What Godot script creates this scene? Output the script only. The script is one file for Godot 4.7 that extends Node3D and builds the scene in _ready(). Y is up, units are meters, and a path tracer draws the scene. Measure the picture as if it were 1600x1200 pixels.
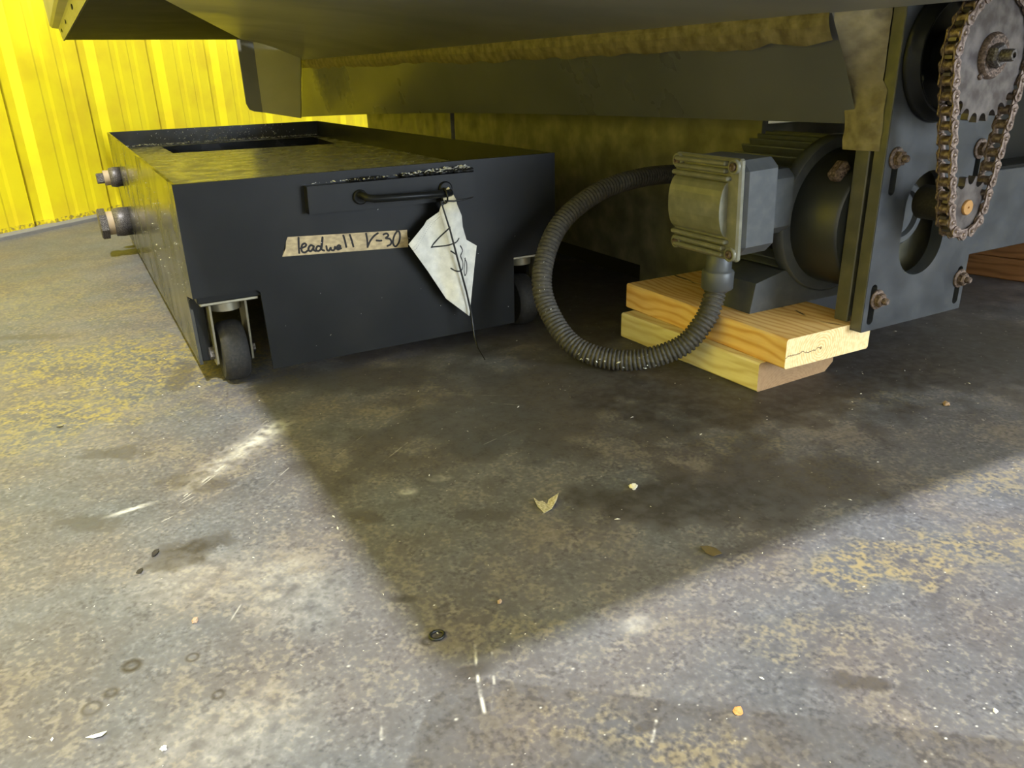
extends Node3D
# Underside of a chip conveyor in a workshop: coolant tank on casters, gear motor, chain drive, timber blocking, oily concrete floor, yellow sheet wall.

const FLAT := 4294967295
var M := {}
var names := {}
var rng := RandomNumberGenerator.new()


# ------------------------------------------------------------------ shape builder
class Geo:
	var st := SurfaceTool.new()
	var smooth := false
	var xf := Transform3D()

	func _init(is_smooth := false) -> void:
		st.begin(Mesh.PRIMITIVE_TRIANGLES)
		smooth = is_smooth

	func tri(a: Vector3, b: Vector3, c: Vector3, n: Vector3, uvs := []) -> void:
		var ua := Vector2.ZERO
		var ub := Vector2.ZERO
		var uc := Vector2.ZERO
		if uvs.size() == 3:
			ua = uvs[0]
			ub = uvs[1]
			uc = uvs[2]
		if (c - a).cross(b - a).dot(n) < 0.0:
			var t := b
			b = c
			c = t
			var tu := ub
			ub = uc
			uc = tu
		st.set_smooth_group(0 if smooth else FLAT)
		st.set_uv(ua)
		st.add_vertex(xf * a)
		st.set_uv(ub)
		st.add_vertex(xf * b)
		st.set_uv(uc)
		st.add_vertex(xf * c)

	func quad(a: Vector3, b: Vector3, c: Vector3, d: Vector3, n: Vector3, uvs := []) -> void:
		if uvs.size() == 4:
			tri(a, b, c, n, [uvs[0], uvs[1], uvs[2]])
			tri(a, c, d, n, [uvs[0], uvs[2], uvs[3]])
		else:
			tri(a, b, c, n)
			tri(a, c, d, n)

	# chamfered box, centre c, full size s
	func box(c: Vector3, s: Vector3, bev := 0.0) -> void:
		var h := s * 0.5
		var b := minf(bev, 0.45 * minf(s.x, minf(s.y, s.z)))
		var sm := smooth
		smooth = false
		for ax in 3:
			var u := (ax + 1) % 3
			var v := (ax + 2) % 3
			for sg in [-1.0, 1.0]:
				var n := Vector3.ZERO
				n[ax] = sg
				var p := []
				for k in [[-1, -1], [1, -1], [1, 1], [-1, 1]]:
					var q := Vector3.ZERO
					q[ax] = sg * h[ax]
					q[u] = k[0] * (h[u] - b)
					q[v] = k[1] * (h[v] - b)
					p.append(c + q)
				quad(p[0], p[1], p[2], p[3], n)
		if b > 0.0:
			for ax in 3:
				var u := (ax + 1) % 3
				var v := (ax + 2) % 3
				for su in [-1.0, 1.0]:
					for sv in [-1.0, 1.0]:
						var n := Vector3.ZERO
						n[u] = su
						n[v] = sv
						var e := []
						for k in [[-1, 0], [1, 0], [1, 1], [-1, 1]]:
							var q := Vector3.ZERO
							q[ax] = k[0] * (h[ax] - b)
							q[u] = su * (h[u] - (b if k[1] == 0 else 0.0))
							q[v] = sv * (h[v] - (b if k[1] == 1 else 0.0))
							e.append(c + q)
						quad(e[0], e[1], e[2], e[3], n)
			for sx in [-1.0, 1.0]:
				for sy in [-1.0, 1.0]:
					for sz in [-1.0, 1.0]:
						var s3 := Vector3(sx, sy, sz)
						var k0 := c + s3 * (h - Vector3(0, b, b))
						var k1 := c + s3 * (h - Vector3(b, 0, b))
						var k2 := c + s3 * (h - Vector3(b, b, 0))
						tri(k0, k1, k2, s3)
		smooth = sm

	# polygon in xy, extruded from z0 to z1, optional chamfer on the edges of the z1 side
	func prism(poly: PackedVector2Array, z0: float, z1: float) -> void:
		var idx := Geometry2D.triangulate_polygon(poly)
		var sgn := signf(z1 - z0)
		for i in range(0, idx.size(), 3):
			var a := poly[idx[i]]
			var b := poly[idx[i + 1]]
			var c := poly[idx[i + 2]]
			tri(Vector3(a.x, a.y, z1), Vector3(b.x, b.y, z1), Vector3(c.x, c.y, z1), Vector3(0, 0, sgn))
			tri(Vector3(a.x, a.y, z0), Vector3(b.x, b.y, z0), Vector3(c.x, c.y, z0), Vector3(0, 0, -sgn))
		var cw := 1.0 if Geometry2D.is_polygon_clockwise(poly) else -1.0
		for i in poly.size():
			var a := poly[i]
			var b := poly[(i + 1) % poly.size()]
			var d := b - a
			var n := Vector3(-d.y, d.x, 0) * cw
			quad(Vector3(a.x, a.y, z0), Vector3(b.x, b.y, z0), Vector3(b.x, b.y, z1), Vector3(a.x, a.y, z1), n)

	# profile of (radius, height) pairs turned about the y axis of frame f
	func lathe(prof: Array, f: Transform3D, n := 24, is_smooth := true) -> void:
		var sm := smooth
		smooth = is_smooth
		var old := xf
		xf = old * f
		for j in prof.size() - 1:
			var p: Vector2 = prof[j]
			var q: Vector2 = prof[j + 1]
			var flat_face := absf(p.y - q.y) < 1e-6
			smooth = is_smooth and not flat_face
			for i in n:
				var a0 := TAU * i / n
				var a1 := TAU * (i + 1) / n
				var d0 := Vector3(cos(a0), 0, sin(a0))
				var d1 := Vector3(cos(a1), 0, sin(a1))
				var dy := q.y - p.y
				var dr := q.x - p.x
				var nn := (d0 + d1) * 0.5 * dy + Vector3(0, -dr, 0)
				if p.x < 1e-6:
					tri(Vector3(0, p.y, 0), d0 * q.x + Vector3(0, q.y, 0), d1 * q.x + Vector3(0, q.y, 0), nn)
				elif q.x < 1e-6:
					tri(d0 * p.x + Vector3(0, p.y, 0), d1 * p.x + Vector3(0, p.y, 0), Vector3(0, q.y, 0), nn)
				else:
					quad(d0 * p.x + Vector3(0, p.y, 0), d1 * p.x + Vector3(0, p.y, 0), d1 * q.x + Vector3(0, q.y, 0), d0 * q.x + Vector3(0, q.y, 0), nn)
		xf = old
		smooth = sm

	func tube(pts: Array, radii: Array, n := 10, is_smooth := true) -> void:
		var sm := smooth
		smooth = is_smooth
		var up := Vector3(0.13, 0.97, 0.21)
		var rings := []
		for i in pts.size():
			var t: Vector3 = (pts[mini(i + 1, pts.size() - 1)] - pts[maxi(i - 1, 0)]).normalized()
			if absf(t.dot(up)) > 0.95:
				up = Vector3(0.9, 0.1, 0.3)
			var s := t.cross(up).normalized()
			up = s.cross(t).normalized()
			var ring := []
			for k in n:
				var a := TAU * k / n
				ring.append(pts[i] + (s * cos(a) + up * sin(a)) * radii[i])
			rings.append(ring)
		for i in pts.size() - 1:
			for k in n:
				var k2 := (k + 1) % n
				var mid: Vector3 = (rings[i][k] + rings[i][k2]) * 0.5 - pts[i]
				quad(rings[i][k], rings[i][k2], rings[i + 1][k2], rings[i + 1][k], mid)
		smooth = false
		for e in [0, pts.size() - 1]:
			var dirn: Vector3 = (pts[1] - pts[0]) * -1.0 if e == 0 else pts[e] - pts[e - 1]
			for k in n:
				tri(pts[e], rings[e][k], rings[e][(k + 1) % n], dirn)
		smooth = sm

	func done(mesh: ArrayMesh = null) -> ArrayMesh:
		st.generate_normals()
		return st.commit(mesh) if mesh else st.commit()


func fresh(called: String, parent: Node) -> String:
	if parent != self:
		return called
	if not names.has(called):
		names[called] = 0
		return called
	names[called] += 1
	return "%s_%03d" % [called, names[called]]


func obj(called: String, mesh: Mesh, m: Material, parent: Node = self, at := Transform3D()) -> MeshInstance3D:
	var o := MeshInstance3D.new()
	o.name = fresh(called, parent)
	o.mesh = mesh
	if m:
		o.material_override = m
	o.transform = at
	o.cast_shadow = GeometryInstance3D.SHADOW_CASTING_SETTING_ON
	parent.add_child(o, true)
	return o


func tag(o: Node, label: String, category: String, group := "") -> Node:
	o.set_meta("label", label)
	o.set_meta("category", category)
	if group:
		o.set_meta("group", group)
	return o


func thing(called: String, label: String, category: String, at := Vector3.ZERO, group := "") -> Node3D:
	var o := Node3D.new()
	o.name = fresh(called, self)
	o.position = at
	add_child(o, true)
	tag(o, label, category, group)
	return o


func pivot(called: String, parent: Node, at := Transform3D()) -> Node3D:
	var o := Node3D.new()
	o.name = called
	o.transform = at
	parent.add_child(o, true)
	return o


func structure(o: Node, label := "") -> Node:
	o.set_meta("kind", "structure")
	if label:
		o.set_meta("label", label)
	return o


func along(axis: Vector3, at := Vector3.ZERO) -> Transform3D:   # frame whose y runs along axis
	var y := axis.normalized()
	var x := y.cross(Vector3(0.31, 0.2, 0.93)).normalized()
	return Transform3D(Basis(x, y, x.cross(y)), at)


# ------------------------------------------------------------------ materials
func noise(freq: float, sd: int, oct := 5, kind := FastNoiseLite.TYPE_SIMPLEX_SMOOTH) -> FastNoiseLite:
	var n := FastNoiseLite.new()
	n.noise_type = kind
	n.seed = sd
	n.frequency = freq
	n.fractal_type = FastNoiseLite.FRACTAL_FBM
	n.fractal_octaves = oct
	return n


func ntex(freq: float, sd: int, cols: Array, stops: Array, size := 512, oct := 5) -> NoiseTexture2D:
	var t := NoiseTexture2D.new()
	t.width = size
	t.height = size
	t.seamless = true
	t.noise = noise(freq, sd, oct)
	var g := Gradient.new()
	g.offsets = PackedFloat32Array(stops)
	g.colors = PackedColorArray(cols)
	t.color_ramp = g
	return t


func mat(called: String, color: Color, rough := 0.5, metal := 0.0) -> StandardMaterial3D:
	var m := StandardMaterial3D.new()
	m.resource_name = called
	m.albedo_color = color
	m.roughness = rough
	m.metallic = metal
	M[called] = m
	return m


func tri_tex(m: StandardMaterial3D, tex: Texture2D, scale: float, world := false) -> StandardMaterial3D:
	m.albedo_texture = tex
	m.uv1_triplanar = true
	m.uv1_world_triplanar = world
	m.uv1_scale = Vector3.ONE * scale
	return m


func grey(v: float, a := 1.0) -> Color:
	return Color(v, v, v, a)


func materials() -> void:
	var m: StandardMaterial3D
	# near-black machine enamel with a thin film of dust and oil
	m = mat("enamel", Color.WHITE, 1.0)
	tri_tex(m, ntex(0.008, 3, [Color(0.09, 0.093, 0.093), Color(0.105, 0.108, 0.106), Color(0.13, 0.13, 0.122)], [0.2, 0.55, 0.9]), 1.3)
	m.roughness_texture = ntex(0.012, 5, [grey(0.31), grey(0.34), grey(0.39)], [0.25, 0.55, 0.85])
	m.metallic_specular = 0.29
	m = mat("enamel_gloss", Color.WHITE, 1.0)
	tri_tex(m, ntex(0.010, 13, [Color(0.15, 0.155, 0.15), Color(0.18, 0.182, 0.17), Color(0.24, 0.23, 0.19)], [0.2, 0.6, 0.9]), 1.4)
	m.roughness_texture = ntex(0.012, 15, [grey(0.16), grey(0.22), grey(0.36)], [0.25, 0.6, 0.9])
	m = mat("enamel_matte", Color.WHITE, 0.75)
	tri_tex(m, ntex(0.010, 17, [Color(0.17, 0.17, 0.155), Color(0.20, 0.20, 0.18), Color(0.24, 0.235, 0.20)], [0.2, 0.6, 0.9]), 1.2)
	m.metallic_specular = 0.25
	m = mat("enamel_under", Color.WHITE, 1.0)
	tri_tex(m, ntex(0.006, 19, [Color(0.33, 0.335, 0.335), Color(0.37, 0.372, 0.37), Color(0.41, 0.41, 0.40)], [0.2, 0.6, 0.9]), 0.8)
	m.roughness_texture = ntex(0.008, 20, [grey(0.26), grey(0.32), grey(0.42)], [0.25, 0.6, 0.9])
	m = mat("enamel_bounce", Color.WHITE, 1.0)  # enamel lightened for floor light reflected on the flared panel
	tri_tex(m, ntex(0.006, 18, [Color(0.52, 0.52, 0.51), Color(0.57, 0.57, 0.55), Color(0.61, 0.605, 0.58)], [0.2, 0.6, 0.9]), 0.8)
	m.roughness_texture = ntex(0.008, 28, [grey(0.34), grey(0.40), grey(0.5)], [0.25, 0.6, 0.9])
	m = mat("enamel_lid", Color.WHITE, 1.0)
	tri_tex(m, ntex(0.02, 21, [Color(0.55, 0.548, 0.52), Color(0.62, 0.617, 0.585), Color(0.67, 0.667, 0.63)], [0.2, 0.55, 0.9]), 1.8)
	m.metallic_specular = 0.42
	m.roughness_texture = ntex(0.02, 22, [grey(0.22), grey(0.33), grey(0.48)], [0.25, 0.6, 0.9])
	m = mat("enamel_lip_lit", Color.WHITE, 0.42)  # enamel lightened for the yellow wall light on lip and bracket
	tri_tex(m, ntex(0.006, 24, [Color(0.47, 0.46, 0.41), Color(0.53, 0.52, 0.47), Color(0.58, 0.57, 0.51)], [0.2, 0.55, 0.9]), 0.9)
	m = mat("enamel_lighter", Color.WHITE, 1.0)  # lighter, yellower enamel for the machine base panels
	tri_tex(m, ntex(0.02, 23, [Color(0.36, 0.35, 0.28), Color(0.44, 0.43, 0.35), Color(0.52, 0.50, 0.41)], [0.2, 0.55, 0.88]), 1.5)
	m.roughness_texture = ntex(0.02, 25, [grey(0.35), grey(0.45), grey(0.6)], [0.25, 0.6, 0.9])
	m = mat("enamel_grey", Color.WHITE, 1.0)
	tri_tex(m, ntex(0.015, 33, [Color(0.20, 0.21, 0.222), Color(0.23, 0.24, 0.252), Color(0.265, 0.27, 0.275)], [0.2, 0.6, 0.9]), 2.0)
	m.roughness_texture = ntex(0.02, 35, [grey(0.32), grey(0.45), grey(0.6)], [0.25, 0.6, 0.9])
	m = mat("enamel_edge", Color.WHITE, 1.0)
	tri_tex(m, ntex(0.015, 43, [Color(0.28, 0.275, 0.225), Color(0.32, 0.31, 0.25), Color(0.37, 0.35, 0.27)], [0.2, 0.6, 0.9]), 3.0)
	m.roughness_texture = ntex(0.03, 45, [grey(0.3), grey(0.42), grey(0.6)], [0.25, 0.6, 0.9])
	# sealant and weld
	m = mat("sealant", Color.WHITE, 0.55)
	tri_tex(m, ntex(0.02, 53, [Color(0.36, 0.32, 0.22), Color(0.46, 0.42, 0.30), Color(0.54, 0.50, 0.38)], [0.2, 0.5, 0.85]), 4.0)
	m.heightmap_enabled = true
	m.heightmap_texture = ntex(0.02, 54, [grey(0.0), grey(1.0)], [0.2, 0.85])
	m.heightmap_scale = 0.12
	# motor paint
	m = mat("motor_paint", Color.WHITE, 0.42)
	tri_tex(m, ntex(0.02, 63, [Color(0.27, 0.28, 0.285), Color(0.295, 0.305, 0.31), Color(0.33, 0.335, 0.33)], [0.2, 0.6, 0.9]), 4.0)
	m = mat("motor_paint_lit", Color.WHITE, 0.36)  # motor paint lightened and yellowed for wall bounce on the lid
	tri_tex(m, ntex(0.02, 64, [Color(0.43, 0.425, 0.36), Color(0.47, 0.465, 0.40), Color(0.52, 0.51, 0.44)], [0.2, 0.6, 0.9]), 4.0)
	m = mat("motor_dark", Color(0.14, 0.145, 0.135), 0.4)
	m = mat("black", Color(0.03, 0.03, 0.03), 0.6)
	m = mat("opening", Color(0.04, 0.04, 0.038), 0.9)
	m = mat("rubber", Color.WHITE, 0.75)
	tri_tex(m, ntex(0.04, 73, [Color(0.09, 0.085, 0.075), Color(0.13, 0.12, 0.105), Color(0.20, 0.185, 0.16)], [0.2, 0.55, 0.9]), 9.0)
	m = mat("conduit", Color.WHITE, 0.68)
	tri_tex(m, ntex(0.04, 83, [Color(0.18, 0.172, 0.155), Color(0.265, 0.253, 0.225), Color(0.36, 0.34, 0.295)], [0.2, 0.55, 0.9]), 7.0)
	# metals
	m = mat("chain_steel", Color.WHITE, 0.5, 0.55)
	tri_tex(m, ntex(0.03, 93, [Color(0.30, 0.24, 0.20), Color(0.50, 0.43, 0.39), Color(0.64, 0.58, 0.54)], [0.2, 0.5, 0.85]), 9.0)
	m = mat("sprocket_steel", Color.WHITE, 0.42, 0.6)
	tri_tex(m, ntex(0.015, 97, [Color(0.31, 0.28, 0.27), Color(0.39, 0.365, 0.355), Color(0.46, 0.43, 0.415)], [0.2, 0.5, 0.85]), 5.0)
	m = mat("rust", Color.WHITE, 0.7, 0.25)
	tri_tex(m, ntex(0.03, 103, [Color(0.20, 0.16, 0.13), Color(0.38, 0.31, 0.26), Color(0.56, 0.49, 0.44)], [0.2, 0.5, 0.85]), 16.0)
	m = mat("plug_steel", Color.WHITE, 0.45, 0.45)
	tri_tex(m, ntex(0.05, 107, [Color(0.22, 0.20, 0.20), Color(0.36, 0.34, 0.33), Color(0.55, 0.53, 0.52)], [0.2, 0.5, 0.85]), 12.0)
	mat("zinc", Color(0.62, 0.60, 0.52), 0.35, 0.8)
	mat("brass", Color(0.74, 0.56, 0.34), 0.45, 0.5)
	mat("thread_tape", Color(0.66, 0.58, 0.46), 0.6)
	mat("chip_metal", Color(0.90, 0.90, 0.88), 0.3, 0.35)
	mat("flake_pale", Color(0.82, 0.80, 0.74), 0.6)
	mat("flake_dark", Color(0.16, 0.14, 0.13), 0.7)
	mat("crumb_orange", Color(0.72, 0.50, 0.28), 0.8)
	mat("crumb_tan", Color(0.62, 0.52, 0.42), 0.8)
	mat("leaf_brown", Color(0.36, 0.31, 0.20), 0.75)
	mat("ring_black", Color(0.10, 0.105, 0.10), 0.45)
	mat("tie_black", Color(0.05, 0.05, 0.045), 0.4)
	# paper
	m = mat("scrap_paper", Color.WHITE, 0.85)
	tri_tex(m, ntex(0.05, 111, [Color(0.55, 0.52, 0.38), Color(0.70, 0.66, 0.54), Color(0.80, 0.77, 0.68)], [0.2, 0.5, 0.85]), 12.0)
	# yellow sheet wall
	m = mat("yellow_sheet", Color.WHITE, 0.5)
	tri_tex(m, ntex(0.01, 121, [Color(0.95, 0.85, 0.13), Color(0.985, 0.905, 0.115), Color(0.995, 0.92, 0.12)], [0.2, 0.55, 0.9]), 1.1)
	m = mat("yellow_worn", Color.WHITE, 0.6)
	tri_tex(m, ntex(0.05, 127, [Color(0.60, 0.54, 0.28), Color(0.84, 0.74, 0.15), Color(0.95, 0.86, 0.11)], [0.25, 0.45, 0.6]), 2.5)
	mat("wall_paint", Color(0.80, 0.79, 0.75), 0.8)
	m = mat("floor_far", Color.WHITE, 0.6)
	tri_tex(m, ntex(0.02, 131, [Color(0.31, 0.305, 0.295), Color(0.36, 0.353, 0.345), Color(0.41, 0.40, 0.38)], [0.2, 0.5, 0.85]), 1.0, true)
	mat("base_strip", Color(0.50, 0.49, 0.46), 0.8)
	mat("lamp_case", Color(0.7, 0.7, 0.7), 0.5)
	m = mat("unseen_window_glow", Color(1, 1, 1), 0.5)
	m.emission_enabled = true
	m.emission = Color(0.90, 0.95, 1.0)
	m.emission_energy_multiplier = 2.5
	m = mat("lamp_glow", Color(1, 1, 1), 0.5)
	m.emission_enabled = true
	m.emission = Color(1.0, 0.96, 0.88)
	m.emission_energy_multiplier = 4.0


# ------------------------------------------------------------------ main
func _ready() -> void:
	rng.seed = 7
	# --- camera, environment, lamps ---
	var cam := Camera3D.new()
	cam.name = "camera"
	cam.transform = Transform3D(Basis(Vector3(0.87445, -0.0273, 0.48434), Vector3(0.20205, 0.92819, -0.31248), Vector3(-0.44103, 0.37111, 0.81717)).orthonormalized(), Vector3(0, 0.3813, 0))
	cam.fov = 52.27
	cam.near = 0.02
	add_child(cam)
	cam.current = true
	var we := WorldEnvironment.new()
	we.name = "environment"
	var env := Environment.new()
	env.background_mode = Environment.BG_COLOR
	env.background_color = Color.BLACK
	env.tonemap_mode = Environment.TONE_MAPPER_LINEAR
	env.tonemap_exposure = 1.42
	env.sdfgi_enabled = true
	env.ssao_enabled = true
	env.ssil_enabled = true
	we.environment = env
	add_child(we)
	materials()
	# x, z, height, energy of the unseen ceiling lamps; the first throws the hard shadow, the others light wall and shaded parts
	lamp(Vector3(-0.94, 5.6, 1.6), 59.0, 0.24, "unseen square high-bay lamp above the front left of the conveyor, casting the hard floor shadow, the smallest of the four")
	lamp(Vector3(-0.2, 5.6, 6.2), 24.0, 0.8, "unseen square high-bay lamp far behind the camera, lighting the shaded fronts")
	lamp(Vector3(4.4, 5.6, 3.2), 12.0, 0.8, "unseen square high-bay lamp out to the right of the drive plate, lighting the scene from that side")
	lamp(Vector3(-4.2, 5.6, 3.6), 30.0, 0.8, "unseen square high-bay lamp out to the left of the tank, lighting the yellow wall and the shaded floor")
	window()
	room()
	machine()
	drive()
	motor()
	tank()
	timber()
	debris()


func lamp(at: Vector3, energy: float, size: float, label: String) -> void:
	var t := thing("unseen_ceiling_lamp", label, "lamp", at, "unseen high-bay lamps under the ceiling")
	var g := Geo.new()
	g.box(Vector3(0, 0.08, 0), Vector3(size + 0.08, 0.12, size + 0.08), 0.02)
	obj("housing", g.done(), M.lamp_case, t)
	g = Geo.new()
	g.box(Vector3(0, 0.012, 0), Vector3(size, 0.012, size), 0.003)
	obj("diffuser", g.done(), M.lamp_glow, t)
	g = Geo.new()
	g.tube([Vector3(0, 0.14, 0), Vector3(0, 6.2 - at.y, 0)], [0.012, 0.012], 8)
	obj("rod", g.done(), M.lamp_case, t)
	var l := AreaLight3D.new()
	l.name = "unseen_lamp_light"
	l.area_size = Vector2(size, size)
	l.light_energy = energy
	l.light_color = Color(0.97, 0.985, 1.0)
	l.area_range = 20.0
	l.shadow_enabled = true
	l.rotation.x = -PI / 2
	l.position.y = -0.004
	t.add_child(l)


# unseen window, placed behind the camera to light the machine fronts: daylight that reaches in under the tray
func window() -> void:
	var t := Node3D.new()
	t.name = "window_1"
	var c := WALL_O + WALL_N * 9.86 + WALL_S * -3.2
	t.transform = Transform3D(Basis(WALL_S, Vector3.UP, -WALL_N), Vector3(c.x, 1.75, c.z))
	add_child(t)
	structure(t, "unseen tall daylight window behind the camera, lighting the fronts under the tray")
	var g := Geo.new()
	g.box(Vector3(0, 0, 0.0), Vector3(3.6, 2.8, 0.02), 0.004)
	obj("unseen_window_pane", g.done(), M.unseen_window_glow, t)
	g = Geo.new()
	for x in [-1.84, 0.0, 1.84]:
		g.box(Vector3(x, 0, 0.02), Vector3(0.08, 2.96, 0.08), 0.01)
	for y in [-1.44, 0.0, 1.44]:
		g.box(Vector3(0, y, 0.02), Vector3(3.76, 0.08, 0.08), 0.01)
	obj("unseen_window_frame", g.done(), M.lamp_case, t)
	var l := AreaLight3D.new()
	l.name = "unseen_window_light"
	l.area_size = Vector2(3.6, 2.8)
	l.light_energy = 41.0
	l.light_color = Color(0.87, 0.93, 1.0)
	l.area_range = 25.0
	l.shadow_enabled = true
	l.rotation.y = PI
	l.position.z = 0.07
	t.add_child(l)


const WALL_O := Vector3(-0.1975, 0, -2.523)
const WALL_S := Vector3(0.762, 0, -0.648)
const WALL_N := Vector3(0.648, 0, 0.762)


func room() -> void:
	# yellow corrugated wall: sheets one metre wide, every one a panel of its own
	var w := Node3D.new()
	w.name = "wall_back"
	w.transform = Transform3D(Basis(WALL_S, Vector3.UP, -WALL_N), WALL_O)   # x along the wall, z away from the room
	add_child(w)
	structure(w, "bright yellow corrugated sheet metal wall behind the machine")
	var g := Geo.new()
	g.box(Vector3(0, 3.1, 0.16), Vector3(12.4, 6.2, 0.2))
	obj("backing", g.done(), M.wall_paint, w)
	var prof := [[0.0, 0.0], [0.008, -0.012], [0.040, -0.012], [0.066, 0.0], [0.118, 0.0], [0.124, -0.0015], [0.142, -0.0015], [0.152, 0.0], [0.188, 0.0], [0.194, -0.0015], [0.212, -0.0015], [0.222, 0.0]]
	var sheet := Geo.new()
	var foot := Geo.new()
	var pts := []
	for r in 4:
		for p in prof:
			pts.append(Vector2(r * 0.268 + p[0], p[1]))
	pts.append(Vector2(1.072, 0.0))
	for i in pts.size() - 1:
		var a: Vector2 = pts[i]
		var b: Vector2 = pts[i + 1]
		var n := Vector3(-(b.y - a.y), 0, -(b.x - a.x))
		var n2 := Vector3((b.y - a.y) * -1.0, 0, -(b.x - a.x))
		sheet.quad(Vector3(a.x, 0.022, -a.y), Vector3(b.x, 0.022, -b.y), Vector3(b.x, 6.2, -b.y), Vector3(a.x, 6.2, -a.y), n2)
		foot.quad(Vector3(a.x, 0.006, -a.y), Vector3(b.x, 0.006, -b.y), Vector3(b.x, 0.022, -b.y), Vector3(a.x, 0.022, -a.y), n2)
	var sm := sheet.done()
	var fm := foot.done()
	for k in range(-5, 6):
		var x := 0.112 + k * 1.072
		var s := obj("wall_panel", sm, M.yellow_sheet, w, Transform3D(Basis(), Vector3(x, 0, 0.0015 * (absi(k) % 2))))
		obj("worn_foot", fm, M.yellow_worn, s)
	g = Geo.new()
	g.box(Vector3(0, 0.004, 0.02), Vector3(12, 0.012, 0.12), 0.002)
	var strip := obj("trim_1", g.done(), M.base_strip, self, Transform3D(w.transform.basis, WALL_O))
	structure(strip, "grey concrete strip under the yellow sheet wall")
	# scuffs of bare primer on the sheets
	# other walls, ceiling
	for d in [["wall_left", Vector3(-5.6, 3.1, -4.9), Vector3(0.2, 6.2, 10.4)], ["wall_right", Vector3(6.2, 3.1, -4.9), Vector3(0.2, 6.2, 10.4)], ["wall_front", Vector3(0.3, 3.1, -10.0), Vector3(12.0, 6.2, 0.2)]]:
		g = Geo.new()
		g.box(d[1], d[2])
		structure(obj(d[0], g.done(), M.wall_paint, self, w.transform), "pale painted workshop wall")
	g = Geo.new()
	g.box(Vector3(0.3, 6.3, -4.9), Vector3(12.2, 0.2, 10.6))
	structure(obj("ceiling", g.done(), M.wall_paint, self, w.transform), "pale workshop ceiling")
	floor_build(w.transform)


# ------------------------------------------------------------------ floor
const NX := -0.15
const NZ := -0.80
const NS := 0.00056
const NW := 1968
const NH := 1252
const FX := -0.6
const FZ := -2.9
const FS := 0.00150
const FW := 1668
const FH := 1867


func noise_bytes(freq: float, sd: int, oct: int, x0: float, z0: float, s: float, w: int, h: int) -> PackedByteArray:
	var n := noise(freq * s, sd, oct)
	n.offset = Vector3(x0 / s, z0 / s, 0)
	var im := n.get_image(w, h, false, false, false)
	im.convert(Image.FORMAT_L8)
	return im.get_data()


# soft irregular blot, added to a mask
func blot(buf: PackedFloat32Array, nb: PackedByteArray, fr: Array, c: Array) -> void:
	var x0: float = fr[0]
	var z0: float = fr[1]
	var s: float = fr[2]
	var w: int = fr[3]
	var h: int = fr[4]
	var reach := maxf(c[2], c[3]) * 1.5
	var i0 := maxi(0, int((c[0] - reach - x0) / s))
	var i1 := mini(w, int((c[0] + reach - x0) / s))
	var j0 := maxi(0, int((c[1] - reach - z0) / s))
	var j1 := mini(h, int((c[1] + reach - z0) / s))
	var ca := cos(c[4])
	var sa := sin(c[4])
	var ix: float = 1.0 / c[2]
	var iz: float = 1.0 / c[3]
	var st: float = c[5]
	var rag: float = c[6]
	for j in range(j0, j1):
		var dz: float = z0 + j * s - c[1]
		for i in range(i0, i1):
			var dx: float = x0 + i * s - c[0]
			var a := (dx * ca + dz * sa) * ix
			var b := (dz * ca - dx * sa) * iz
			var d := sqrt(a * a + b * b) + (nb[j * w + i] / 255.0 - 0.5) * rag
			if d < 1.0:
				var f := clampf((1.0 - d) * 2.2, 0.0, 1.0)
				var k := j * w + i
				buf[k] = maxf(buf[k], f * st)


# x, z, half-length, half-width, turn, strength, raggedness
const YELLOW := [
	[0.02, -1.22, 0.30, 0.17, 0.55, 1.0, 1.1], [-0.06, -1.06, 0.16, 0.08, 0.5, 0.9, 1.2], [-0.12, -1.02, 0.13, 0.09, 0.6, 0.6, 1.6], [-0.12, -1.75, 0.16, 0.3, 0.0, 0.45, 1.6], [0.05, -1.55, 0.1, 0.1, 0.0, 0.5, 1.6],
	[0.53, -0.325, 0.13, 0.040, 0.40, 0.95, 1.3], [0.62, -0.305, 0.10, 0.035, 0.45, 0.8, 1.5], [0.40, -0.300, 0.06, 0.03, 0.4, 0.5, 1.8], [0.21, -0.316, 0.045, 0.024, 0.4, 0.5, 1.9], [0.255, -0.257, 0.06, 0.03, 0.3, 0.65, 1.8],
	[0.60, -0.46, 0.08, 0.05, 0.5, 0.6, 1.8], [0.58, -0.55, 0.07, 0.05, 0.5, 0.55, 1.8], [0.78, -0.58, 0.12, 0.05, 0.5, 0.5, 1.8], [0.23, -0.41, 0.05, 0.02, 0.5, 0.4, 1.8], [0.74, -0.36, 0.12, 0.035, 0.3, 0.7, 1.5],
]
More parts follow.
